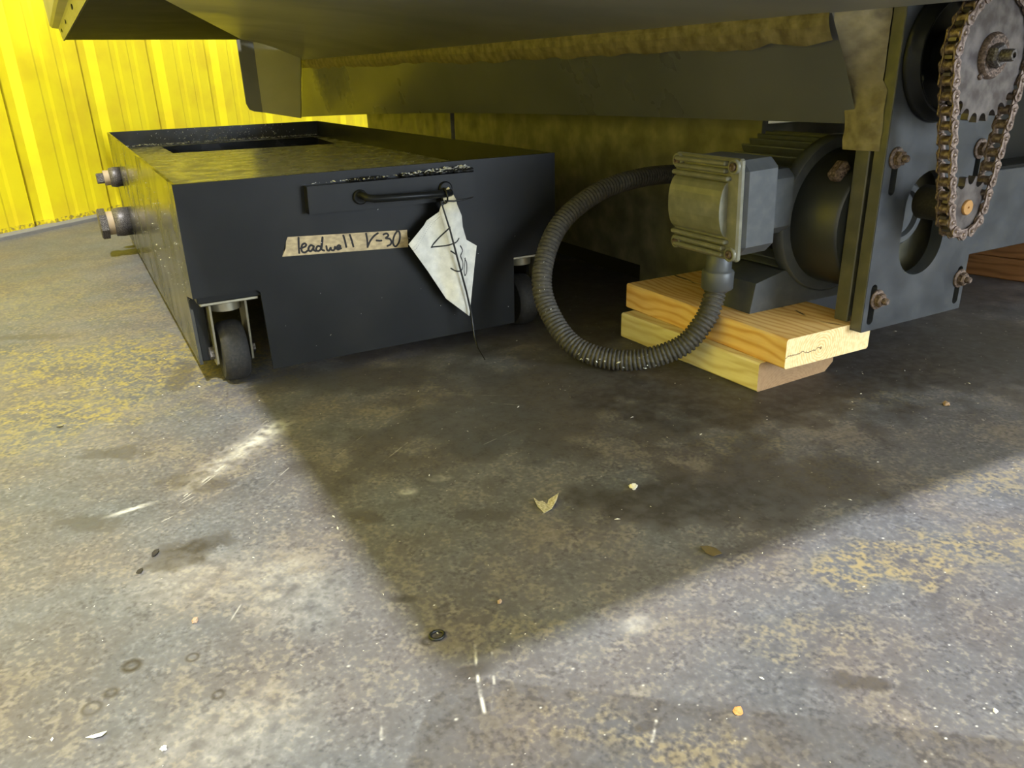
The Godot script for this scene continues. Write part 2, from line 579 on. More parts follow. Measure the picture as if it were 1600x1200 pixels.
const DARK := [
	[0.50, -0.78, 0.36, 0.16, -0.2, 0.55, 1.2], [0.66, -0.68, 0.26, 0.16, 0.5, 0.85, 1.3], [0.44, -0.50, 0.13, 0.06, 0.5, 0.75, 1.3], [0.55, -0.48, 0.14, 0.07, 0.5, 0.6, 1.4], [0.85, -0.66, 0.30, 0.13, 0.5, 0.85, 1.3],
	[1.05, -0.60, 0.28, 0.2, 0.3, 0.7, 1.2], [1.2, -0.9, 0.5, 0.3, 0.0, 0.6, 1.0], [0.030, -0.652, 0.036, 0.019, 0.1, 0.85, 1.3], [0.012, -0.636, 0.026, 0.014, 0.3, 0.8, 1.2], [0.385, -0.253, 0.020, 0.010, 0.75, 0.6, 1.4], [0.397, -0.243, 0.016, 0.009, 0.75, 0.6, 1.5],
	[0.30, -0.97, 0.2, 0.07, 0.5, 0.5, 1.2], [0.65, -1.2, 0.4, 0.4, 0.0, 0.7, 1.0], [0.17, -0.39, 0.016, 0.01, 0.3, 0.6, 1.0], [0.05, -0.78, 0.05, 0.02, 0.7, 0.5, 1.3], [0.16, -0.49, 0.014, 0.007, 0.6, 0.6, 1.2], [0.18, -0.62, 0.03, 0.012, 0.6, 0.45, 1.2],
	[0.27, -0.57, 0.04, 0.012, 0.6, 0.45, 1.4], [0.44, -0.40, 0.05, 0.012, 0.4, 0.3, 1.6], [0.53, -0.62, 0.05, 0.03, 0.0, 0.5, 1.4], [-0.02, -0.9, 0.05, 0.02, 0.5, 0.5, 1.5], [-0.11, -1.45, 0.08, 0.02, 0.5, 0.4, 1.7], [0.08, -1.12, 0.02, 0.08, 0.3, 0.5, 1.5], [-0.05, -0.75, 0.04, 0.015, 0.7, 0.45, 1.5], [0.245, -0.292, 0.012, 0.006, 0.3, 0.7, 1.0],
]
const PALE := [
	[0.105, -0.830, 0.105, 0.030, -0.72, 0.40, 1.5], [0.125, -0.848, 0.070, 0.017, -0.72, 0.62, 1.5], [0.065, -0.790, 0.060, 0.013, -0.70, 0.42, 1.6], [0.148, -0.868, 0.035, 0.022, -0.72, 0.65, 1.4], [-0.014, -0.755, 0.026, 0.006, -0.15, 0.7, 1.2], [0.30, -0.372, 0.016, 0.012, 0.0, 0.4, 1.6],
	[0.03, -0.60, 0.09, 0.05, 0.3, 0.22, 1.4], [0.09, -0.55, 0.05, 0.08, 0.0, 0.25, 1.2], [0.19, -0.215, 0.04, 0.03, 0.0, 0.25, 1.5], [0.02, -0.42, 0.08, 0.05, 0.0, 0.2, 1.2],
	[0.265, -0.655, 0.016, 0.010, 0.4, 0.35, 1.0], [0.228, -0.646, 0.013, 0.010, 0.2, 0.5, 0.9],
]
# fine pale scratches: x, z, x, z, half-width, strength
const SCRATCHES := [
	[0.186, -0.413, 0.172, -0.380, 0.0016, 0.9], [0.172, -0.380, 0.160, -0.344, 0.0018, 0.9], [0.193, -0.400, 0.180, -0.372, 0.0014, 0.6], [0.178, -0.370, 0.168, -0.352, 0.0012, 0.6],
	[0.108, -0.392, 0.098, -0.366, 0.0016, 0.7], [0.253, -0.292, 0.240, -0.280, 0.0014, 0.9], [0.43, -0.77, 0.40, -0.80, 0.001, 0.5], [0.34, -0.70, 0.41, -0.72, 0.0008, 0.45],
	[0.859, -0.466, 0.848, -0.452, 0.0016, 0.8], [0.05, -0.55, 0.03, -0.52, 0.0009, 0.6], [-0.02, -0.70, 0.02, -0.72, 0.0008, 0.6], [0.10, -0.72, 0.14, -0.76, 0.0008, 0.6], [0.23, -0.72, 0.27, -0.75, 0.0008, 0.5],
	[0.035, -0.755, 0.15, -0.875, 0.0010, 0.9], [0.03, -0.745, 0.13, -0.845, 0.0009, 0.8], [0.05, -0.785, 0.145, -0.885, 0.0010, 0.8], [0.045, -0.765, 0.16, -0.880, 0.0008, 0.7], [0.07, -0.79, 0.16, -0.865, 0.0009, 0.7], [0.06, -0.80, 0.15, -0.90, 0.0008, 0.6], [0.02, -0.735, 0.045, -0.750, 0.0008, 0.8],
	[0.03, -0.79, 0.06, -0.795, 0.0006, 0.7], [0.10, -0.78, 0.135, -0.80, 0.0006, 0.5], [-0.07, -1.02, 0.0, -0.98, 0.001, 0.6], [0.18, -0.75, 0.24, -0.80, 0.0006, 0.4], [0.25, -0.80, 0.33, -0.86, 0.0007, 0.4], [0.0, -1.3, 0.12, -1.22, 0.0015, -0.6], [-0.1, -1.15, 0.0, -1.12, 0.0014, 0.6], [0.3, -0.9, 0.44, -0.80, 0.0009, 0.35],
	[0.585, -0.66, 0.40, -0.60, 0.0012, -0.25], [0.47, -0.43, 0.60, -0.40, 0.001, -0.2], [0.06, -1.21, 0.13, -1.05, 0.0013, -0.6], [0.13, -1.05, 0.11, -0.95, 0.0012, -0.5], [0.75, -0.9, 0.86, -0.78, 0.001, 0.3], [1.0, -0.8, 1.1, -0.72, 0.0016, 0.35], [1.02, -0.83, 1.16, -0.74, 0.0016, 0.35],
]
const RINGS := [[-0.0315, -0.5183, 0.0062, 0.0036, 0.75], [0.0072, -0.5051, 0.005, 0.0018, 0.55], [-0.046, -0.497, 0.0045, 0.003, 0.5], [-0.058, -0.488, 0.007, 0.002, 0.45], [0.0167, -0.4579, 0.0045, 0.0022, 0.55], [0.158, -0.4345, 0.004, 0.003, 0.6]]


func floor_texture(fr: Array) -> ImageTexture:
	var x0: float = fr[0]
	var z0: float = fr[1]
	var s: float = fr[2]
	var w: int = fr[3]
	var h: int = fr[4]
	var big := noise_bytes(3.0, 201, 4, x0, z0, s, w, h)
	var mid := noise_bytes(14.0, 202, 5, x0, z0, s, w, h)
	var fine := noise_bytes(70.0, 203, 5, x0, z0, s, w, h)
	var hue := noise_bytes(6.0, 204, 3, x0, z0, s, w, h)
	var worn := noise_bytes(40.0, 205, 5, x0, z0, s, w, h)
	var grit := noise_bytes(170.0, 206, 4, x0, z0, s, w, h)
	var yel := PackedFloat32Array()
	yel.resize(w * h)
	var dark := PackedFloat32Array()
	dark.resize(w * h)
	var pale := PackedFloat32Array()
	pale.resize(w * h)
	for c in YELLOW:
		blot(yel, mid, fr, c)
	for c in DARK:
		blot(dark, mid if c[2] > 0.09 else worn, fr, c)
	for c in PALE:
		blot(pale, worn, fr, c)
	for c in SCRATCHES:
		var a := Vector2(c[0], c[1])
		var b := Vector2(c[2], c[3])
		var d := b - a
		var steps := int(d.length() / s) + 1
		for k in steps:
			var p := a + d * (float(k) / steps)
			var rr := int(c[4] / s) + 1
			var ci := int((p.x - x0) / s)
			var cj := int((p.y - z0) / s)
			for j in range(maxi(0, cj - rr), mini(h, cj + rr + 1)):
				for i in range(maxi(0, ci - rr), mini(w, ci + rr + 1)):
					var q: float = Vector2(x0 + i * s, z0 + j * s).distance_to(p) / (c[4] + s * 0.3)
					if q < 1.0:
						var kk := j * w + i
						var v: float = (1.0 - q) * absf(c[5]) * clampf((worn[kk] / 255.0 - 0.36) * 5.0, 0.0, 1.0)
						if c[5] > 0.0:
							pale[kk] = maxf(pale[kk], v)
						else:
							dark[kk] = maxf(dark[kk], v)
	for c in RINGS:
		var rr: float = c[2] + c[3]
		for j in range(maxi(0, int((c[1] - rr - z0) / s)), mini(h, int((c[1] + rr - z0) / s) + 1)):
			for i in range(maxi(0, int((c[0] - rr - x0) / s)), mini(w, int((c[0] + rr - x0) / s) + 1)):
				var q: float = absf(Vector2(x0 + i * s - c[0], z0 + j * s - c[1]).length() - c[2] * 0.8) / c[3]
				if q < 1.0:
					dark[j * w + i] = maxf(dark[j * w + i], (1.0 - q) * c[4] * 1.4)
	# pale paint specks
	var r := RandomNumberGenerator.new()
	r.seed = 55
	for k in 3800:
		var px := r.randf_range(-0.35, 1.3)
		var pz := -0.12 - pow(r.randf(), 2.2) * 2.4
		var rad := r.randf_range(0.0003, 0.0012) * (1.6 if r.randf() < 0.08 else 1.0)
		var st := r.randf_range(0.3, 1.0)
		for j in range(maxi(0, int((pz - rad - z0) / s)), mini(h, int((pz + rad - z0) / s) + 2)):
			for i in range(maxi(0, int((px - rad - x0) / s)), mini(w, int((px + rad - x0) / s) + 2)):
				var q: float = Vector2(x0 + i * s - px, (z0 + j * s - pz) * 1.3).length() / (rad + s * 0.4)
				if q < 1.0:
					pale[j * w + i] = maxf(pale[j * w + i], (1.0 - q) * st * 1.3)
	var out := PackedByteArray()
	out.resize(w * h * 3)
	for j in h:
		var z := z0 + j * s
		for i in w:
			var k := j * w + i
			var x := x0 + i * s
			var b := big[k] / 255.0 - 0.5
			var m := mid[k] / 255.0 - 0.5
			var f := fine[k] / 255.0 - 0.5
			var t := hue[k] / 255.0 - 0.5
			var wn := worn[k] / 255.0 - 0.5
			var gr := grit[k] / 255.0 - 0.5
			var v := 0.368 + b * 0.08 + m * 0.06 + f * 0.07 + wn * 0.05 + gr * 0.06
			v += 0.035 * clampf((gr + f * 0.6 - 0.10) * 5.0, 0.0, 1.0) - 0.05 * clampf((wn * 0.8 - gr * 0.9 - 0.13) * 6.0, 0.0, 1.0)
			var cr := v + t * 0.04 + 0.006
			var cg := v - 0.004
			var cb := v + 0.003 - t * 0.03
			# the rest of old yellow paint
			var y := yel[k] * clampf((gr * 1.5 + f * 1.2 + wn * 1.0 + m * 0.7 + 0.22) * 1.5, 0.0, 1.0)
			y = maxf(y, clampf((gr * 0.9 + f + m * 0.7 + t * 0.9 - 0.17) * 2.0, 0.0, 0.2))
			var far_y := clampf((-0.7 - z) * 4.0, 0.0, 1.0)
			cr += (0.545 - cr) * y
			cg += (0.490 - cg) * y
			cb += (0.365 - 0.075 * far_y - cb) * y
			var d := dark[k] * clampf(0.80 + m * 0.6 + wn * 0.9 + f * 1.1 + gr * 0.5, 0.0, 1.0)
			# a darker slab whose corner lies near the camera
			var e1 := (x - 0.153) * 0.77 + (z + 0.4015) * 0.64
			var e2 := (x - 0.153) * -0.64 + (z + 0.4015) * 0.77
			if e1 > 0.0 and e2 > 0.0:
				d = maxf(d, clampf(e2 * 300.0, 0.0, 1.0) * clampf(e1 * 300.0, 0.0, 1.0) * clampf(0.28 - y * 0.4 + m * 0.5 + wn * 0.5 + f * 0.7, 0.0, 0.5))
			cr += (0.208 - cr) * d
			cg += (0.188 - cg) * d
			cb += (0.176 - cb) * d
			var p := pale[k]
			if p > 0.0:
				p = clampf(p * clampf(0.75 + wn * 2.6, 0.0, 1.2), 0.0, 1.0)
				cr += (0.80 - cr) * p
				cg += (0.79 - cg) * p
				cb += (0.75 - cb) * p
			out[k * 3] = clampi(int(cr * 255.0), 0, 255)
			out[k * 3 + 1] = clampi(int(cg * 255.0), 0, 255)
			out[k * 3 + 2] = clampi(int(cb * 255.0), 0, 255)
	return ImageTexture.create_from_image(Image.create_from_data(w, h, false, Image.FORMAT_RGB8, out))


func floor_build(wt: Transform3D) -> void:
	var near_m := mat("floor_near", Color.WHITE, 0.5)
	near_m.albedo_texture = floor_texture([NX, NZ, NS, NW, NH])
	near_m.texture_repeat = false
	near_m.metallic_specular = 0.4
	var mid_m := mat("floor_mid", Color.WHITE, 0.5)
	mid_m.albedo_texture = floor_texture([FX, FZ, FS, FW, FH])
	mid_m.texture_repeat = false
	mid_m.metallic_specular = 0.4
	var nx1 := NX + NW * NS
	var nz1 := NZ + NH * NS
	var fx1 := FX + FW * FS
	var fz1 := NZ
	var fv := (fz1 - FZ) / (FH * FS)
	var up := Vector3.UP
	var mesh: ArrayMesh = null
	var g := Geo.new()
	g.quad(Vector3(NX, 0, NZ), Vector3(nx1, 0, NZ), Vector3(nx1, 0, nz1), Vector3(NX, 0, nz1), up, [Vector2(0, 0), Vector2(1, 0), Vector2(1, 1), Vector2(0, 1)])
	mesh = g.done()
	g = Geo.new()
	g.quad(Vector3(FX, 0, FZ), Vector3(fx1, 0, FZ), Vector3(fx1, 0, fz1), Vector3(FX, 0, fz1), up, [Vector2(0, 0), Vector2(1, 0), Vector2(1, fv), Vector2(0, fv)])
	# beside the near patch, the middle texture goes on
	for sd in [[FX, NX], [nx1, fx1]]:
		var u0: float = (sd[0] - FX) / (fx1 - FX)
		var u1: float = (sd[1] - FX) / (fx1 - FX)
		g.quad(Vector3(sd[0], 0, fz1), Vector3(sd[1], 0, fz1), Vector3(sd[1], 0, nz1), Vector3(sd[0], 0, nz1), up, [Vector2(u0, fv), Vector2(u1, fv), Vector2(u1, (nz1 - FZ) / (FH * FS)), Vector2(u0, (nz1 - FZ) / (FH * FS))])
	mesh = g.done(mesh)
	g = Geo.new()
	var far := 13.0
	g.quad(Vector3(-far, 0, -far), Vector3(far, 0, -far), Vector3(far, 0, FZ), Vector3(-far, 0, FZ), up)
	g.quad(Vector3(-far, 0, FZ), Vector3(FX, 0, FZ), Vector3(FX, 0, fz1), Vector3(-far, 0, fz1), up)
	g.quad(Vector3(fx1, 0, FZ), Vector3(far, 0, FZ), Vector3(far, 0, fz1), Vector3(fx1, 0, fz1), up)
	g.quad(Vector3(-far, 0, fz1), Vector3(FX, 0, fz1), Vector3(FX, 0, nz1), Vector3(-far, 0, nz1), up)
	g.quad(Vector3(fx1, 0, fz1), Vector3(far, 0, fz1), Vector3(far, 0, nz1), Vector3(fx1, 0, nz1), up)
	g.quad(Vector3(-far, 0, nz1), Vector3(far, 0, nz1), Vector3(far, 0, far), Vector3(-far, 0, far), up)
	g.box(Vector3(0, -0.11, 0), Vector3(2 * far, 0.2, 2 * far))
	mesh = g.done(mesh)
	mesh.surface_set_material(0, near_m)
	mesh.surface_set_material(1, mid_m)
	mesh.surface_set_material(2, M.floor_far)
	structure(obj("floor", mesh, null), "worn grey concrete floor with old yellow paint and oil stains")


# ------------------------------------------------------------------ conveyor, tray, base
func machine() -> void:
	var t := thing("chip_conveyor", "black-green chip conveyor trough under a wide flaring catch tray, above the tank", "conveyor", Vector3(0.7, 0.27, -1.6))
	var o := Transform3D(Basis(), -t.position)
	var wf := Vector3(0.68, 0.427, -2.535)
	var wn := Vector3(0.746, 0.4296, -0.64)
	var bf := Vector3(0.69, 0.2626, -2.655)
	var bn := Vector3(0.812, 0.3135, -0.642)
	# side of the trough
	var g := Geo.new(true)
	var n := 24
	for i in n:
		for j in 6:
			var q := []
			for k in [[0, 0], [1, 0], [1, 1], [0, 1]]:
				var u := float(i + k[0]) / n
				var v := float(j + k[1]) / 6
				var lo := bf.lerp(bn, u) + Vector3(0, 0.012 * sin(PI * u), 0)
				var hi := wf.lerp(wn, u)
				var p := lo.lerp(hi, v)
				p.x += 0.002 * sin(PI * v)
				q.append(p)
			g.quad(q[0], q[1], q[2], q[3], Vector3(-1, 0, 0))
	obj("trough_side", g.done(), M.enamel_under, t, o)
	g = Geo.new()
	for i in n:
		var u0 := float(i) / n
		var u1 := float(i + 1) / n
		var a := bf.lerp(bn, u0) + Vector3(0, 0.012 * sin(PI * u0), 0)
		var b := bf.lerp(bn, u1) + Vector3(0, 0.012 * sin(PI * u1), 0)
		g.quad(a, b, Vector3(1.0, b.y, b.z), Vector3(1.0, a.y, a.z), Vector3.DOWN)
		g.quad(a + Vector3(0.0, 0.004, 0), b + Vector3(0.0, 0.004, 0), Vector3(1.0, b.y + 0.004, b.z), Vector3(1.0, a.y + 0.004, a.z), Vector3.UP)
	obj("trough_bottom", g.done(), M.enamel_gloss, t, o)
	# rough bead of sealant along the seam of trough and tray
	g = Geo.new(true)
	n = 110
	var fn := noise(0.35, 301, 3)
	for i in n:
		for j in 4:
			var q := []
			for k in [[0, 0], [1, 0], [1, 1], [0, 1]]:
				var ii: int = i + k[0]
				var u := float(ii) / n
				var v := float(j + k[1]) / 4
				var c := wf.lerp(wn, u) + Vector3(-0.004, 0.004, 0)
				var wd := 0.030 + 0.006 * fn.get_noise_1d(ii * 0.5) + (0.004 if u > 0.5 else 0.0)
				var p := c + Vector3(0.010 * v, -wd * v, 0)
				p.x -= 0.004 * sin(PI * v) * (1.0 + 0.25 * fn.get_noise_2d(ii * 0.5, j * 2.0))
				q.append(p)
			g.quad(q[0], q[1], q[2], q[3], Vector3(-1, 0.2, 0))
	var bead := obj("sealant_bead", g.done(), M.sealant, t, o)
	bead.set_meta("label", "rough tan bead of sealant along the seam")
	# flaring panel from the seam up and out to the fold and the lip
	g = Geo.new(true)
	var ff := Vector3(0.515, 0.487, -2.535)
	var fc := Vector3(0.0705, 0.487, -0.955)
	var fe := Vector3(0.0755, 0.487, -0.222)
	var we := wf.lerp(wn, 1.220)
	n = 30
	for i in n:
		for j in 8:
			var q := []
			for k in [[0, 0], [1, 0], [1, 1], [0, 1]]:
				var u := float(i + k[0]) / n
				var v := float(j + k[1]) / 8
				var low := wf.lerp(we, u)
				var z := lerpf(ff.z, fe.z, u)
				var hi := Vector3.ZERO
				if z < fc.z:
					hi = ff.lerp(fc, (z - ff.z) / (fc.z - ff.z))
				else:
					hi = fc.lerp(fe, (z - fc.z) / (fe.z - fc.z))
				var p := low.lerp(hi, v)
				p.y += 0.010 * sin(PI * v)
				q.append(p)
			g.quad(q[0], q[1], q[2], q[3], Vector3(0, -1, 0))
	obj("flared_panel", g.done(), M.enamel_bounce, t, o)
	# flat end of the tray
	g = Geo.new()
	var lf := Vector3(0.057, 0.487, -2.47)
	g.tri(lf, ff, fc, Vector3.DOWN)
	g.tri(lf + Vector3(0, 0.003, 0), ff + Vector3(0, 0.003, 0), fc + Vector3(0, 0.003, 0), Vector3.UP)
	g.quad(lf, ff, ff + Vector3(0, 0.003, 0), lf + Vector3(0, 0.003, 0), Vector3(0, 0, -1))
	obj("tray_panel", g.done(), M.enamel_matte, t, o)
	# folded lip: contour in the end plane, swept towards the front
	g = Geo.new()
	var con := [Vector2(0.0, -0.003), Vector2(-0.0021, 0.0078), Vector2(-0.0035, 0.0213), Vector2(-0.0055, 0.0257), Vector2(-0.0195, 0.0272), Vector2(-0.024, 0.0331), Vector2(-0.0254, 0.0915), Vector2(-0.0254, 0.16)]
	for i in con.size() - 1:
		var a: Vector2 = con[i]
		var b: Vector2 = con[i + 1]
		var a0 := lf + Vector3(a.x, a.y, 0)
		var b0 := lf + Vector3(b.x, b.y, 0)
		var a1 := fe + Vector3(a.x, a.y, 0)
		var b1 := fe + Vector3(b.x, b.y, 0)
		var nn := Vector3(-(b.y - a.y), b.x - a.x, 0)
		var off := Vector3(nn.x, nn.y, 0).normalized() * -0.003
		g.quad(a0, b0, b1, a1, nn)
		g.quad(a0 + off, b0 + off, b1 + off, a1 + off, -nn)
		g.quad(a0, b0, b0 + off, a0 + off, Vector3(0, 0, -1))
	var lip := obj("tray_lip", g.done(), M.enamel_lip_lit, t, o)
	for z in [-2.32, -2.0, -1.62, -1.28, -0.95]:
		g = Geo.new()
		var c := lf.lerp(fe, (z - lf.z) / (fe.z - lf.z)) + Vector3(-0.0032, 0.014, 0)
		g.lathe([Vector2(0, 0), Vector2(0.0042, 0), Vector2(0.0042, 0.0008), Vector2(0, 0.0008)], Transform3D(Basis(Vector3(0, 1, 0), Vector3(-1, 0.15, 0), Vector3(0, 0, 4.5)), c), 16)
		obj("slot", g.done(), M.opening, lip)
	# end bracket hanging off the tray at the far end
	g = Geo.new()
	g.xf = Transform3D(Basis(Vector3.UP, -0.75), Vector3(0.66, 0, -2.5)) * Transform3D(Basis().scaled(Vector3(1.22, 1, 1)), Vector3(-0.805, 0, 0))
	g.prism(PackedVector2Array([Vector2(0.520, 0.515), Vector2(0.600, 0.500), Vector2(0.6697, 0.440), Vector2(0.6495, 0.2660), Vector2(0.528, 0.288)]), -0.005, 0.0)
	g.xf = Transform3D()
	g.prism(PackedVector2Array([Vector2(0.512, 0.510), Vector2(0.575, 0.510), Vector2(0.575, 0.282), Vector2(0.535, 0.288), Vector2(0.5215, 0.294), Vector2(0.5135, 0.312)]), -2.60, -2.594)
	obj("end_bracket", g.done(), M.enamel_lip_lit, t, o)
	# right part of the tray, out of view: far side and rims, placed to cast the floor shadow
	g = Geo.new()
	g.box(Vector3(1.22, 0.543, -0.222), Vector3(2.30, 0.114, 0.006), 0.001)
	g.box(Vector3(2.40, 0.543, -1.36), Vector3(0.006, 0.114, 2.28), 0.001)
	g.box(Vector3(1.235, 0.546, -2.475), Vector3(2.31, 0.114, 0.006), 0.001)
	g.box(Vector3(1.445, 0.546, -2.531), Vector3(1.89, 0.116, 0.005), 0.001)  # unseen strip added to keep lamp light off the end bracket
	g.box(Vector3(1.55, 0.484, -1.36), Vector3(1.70, 0.004, 2.27), 0.001)
	obj("unseen_tray_rim", g.done(), M.enamel, t, o)
	# rough sealant where the trough meets the drive plate
	g = Geo.new(true)
	var lo_pts := []
	for k in 18:
		var y := lerpf(0.285, 0.47, k / 17.0)
		var wob := 0.0035 * fn.get_noise_1d(k * 3.1 + 40.0)
		var l := lerpf(0.004, 0.045, smoothstep(0.33, 0.43, y))
		lo_pts.append([Vector3(0.812 - l * 0.95 + wob * 0.4 - 0.004, y, -0.640 - 0.014 + wob), Vector3(0.812 - l * 0.35 - 0.007, y, -0.634 + wob * 0.3), Vector3(0.8125 + wob * 0.3, y, -0.6170 + wob * 0.5 + (0.008 if y < 0.36 else 0.0))])
	for k in 17:
		for j in 2:
			g.quad(lo_pts[k][j], lo_pts[k][j + 1], lo_pts[k + 1][j + 1], lo_pts[k + 1][j], Vector3(-1, 0, 0.7))
	obj("corner_sealant", g.done(), M.sealant, t, o).set_meta("label", "smeared tan sealant in the corner by the drive plate")

	# base panel behind the tank and the motor
	t = thing("machine_base", "dim dark green side panel of the machine base behind the cable conduit", "machine", Vector3(0.905, 0.0, -1.4))
	g = Geo.new()
	g.xf = Transform3D(Basis(Vector3(0, 0, -1), Vector3.UP, Vector3(1, 0, 0)), Vector3(0, 0, 0))
	# polygon in (−z, y)
	g.prism(PackedVector2Array([Vector2(-0.52, 0.0), Vector2(-0.244, 0.0), Vector2(-0.244, 0.036), Vector2(0.55, 0.036), Vector2(0.55, 0.287), Vector2(-0.52, 0.305)]), 0.0, 0.012)
	obj("side_panel", g.done(), M.enamel_lighter, t)
	g = Geo.new()
	g.xf = Transform3D(Basis(Vector3(0, 0, -1), Vector3.UP, Vector3(1, 0, 0)), Vector3.ZERO)
	g.prism(PackedVector2Array([Vector2(0.57, 0.06), Vector2(1.23, 0.06), Vector2(1.23, 0.263), Vector2(0.57, 0.287)]), -0.002, 0.010)
	obj("rear_panel", g.done(), M.enamel_lighter, t)
	g = Geo.new()
	g.box(Vector3(0.45, 0.12, -0.9), Vector3(0.02, 0.236, 0.9), 0.002)
	g.box(Vector3(0.03, 0.03, -0.16), Vector3(0.02, 0.06, 0.80), 0.001)  # black strip added so the gap under the panel stays in deep shade
	obj("added_dark_backing", g.done(), M.black, t)
	g = Geo.new()
	g.box(Vector3(0.19, 0.026, 0.545), Vector3(0.46, 0.05, 0.06), 0.002)  # black block added to hide a bright sliver of floor behind the foot
	obj("added_gap_block", g.done(), M.black, t)
	g = Geo.new()
	g.box(Vector3(0.27, 0.150, 0.512), Vector3(0.52, 0.296, 0.012), 0.001)  # panel added to stop light leaking in behind the motor
	obj("added_leak_panel", g.done(), M.enamel_lighter, t)


# ------------------------------------------------------------------ chain drive
const SX := 0.893
const SY := 0.222
const LX := 0.888
const LY := 0.3825
const CZ := -0.549
const PITCH := 0.015875


func hex_bolt(parent: Node, at: Vector3, r: float, called := "bolt") -> void:
	var b := pivot(called, parent, Transform3D(Basis(Vector3(1, 0, 0), Vector3(0, 0, 1), Vector3(0, -1, 0)), at))
	var g := Geo.new()
	g.lathe([Vector2(0, 0), Vector2(r * 1.55, 0), Vector2(r * 1.6, 0.0012), Vector2(r * 1.5, 0.0024), Vector2(r * 0.9, 0.0026)], Transform3D(), 22)
	obj("washer", g.done(), M.rust, b)
	g = Geo.new()
	g.lathe([Vector2(r * 1.1, 0.002), Vector2(r * 1.12, 0.008), Vector2(r * 0.95, 0.0098), Vector2(0, 0.0098)], Transform3D(Basis(Vector3.UP, at.x * 40.0), Vector3.ZERO), 6, false)
	obj("head", g.done(), M.rust, b)
	g = Geo.new()
	g.lathe([Vector2(r * 0.55, 0.009), Vector2(r * 0.56, 0.0145), Vector2(r * 0.4, 0.016), Vector2(0, 0.016)], Transform3D(), 12)
	obj("stud", g.done(), M.rust, b)


func sprocket_profile(teeth: int, rp: float, rr: float) -> PackedVector2Array:
	var pts := PackedVector2Array()
	for i in teeth:
		var a := TAU * i / teeth
		var half := PI / teeth
		for k in 5:      # valley that holds the roller
			var ph := PI * (0.12 + 0.76 * k / 4.0)
			var c := Vector2(rp, 0) + Vector2(-sin(ph), -cos(ph)) * rr
			pts.append(c.rotated(a))
		pts.append(Vector2(rp + rr * 0.85, 0).rotated(a + half * 0.80))
		pts.append(Vector2(rp + rr * 0.85, 0).rotated(a + half * 1.20))
	return pts


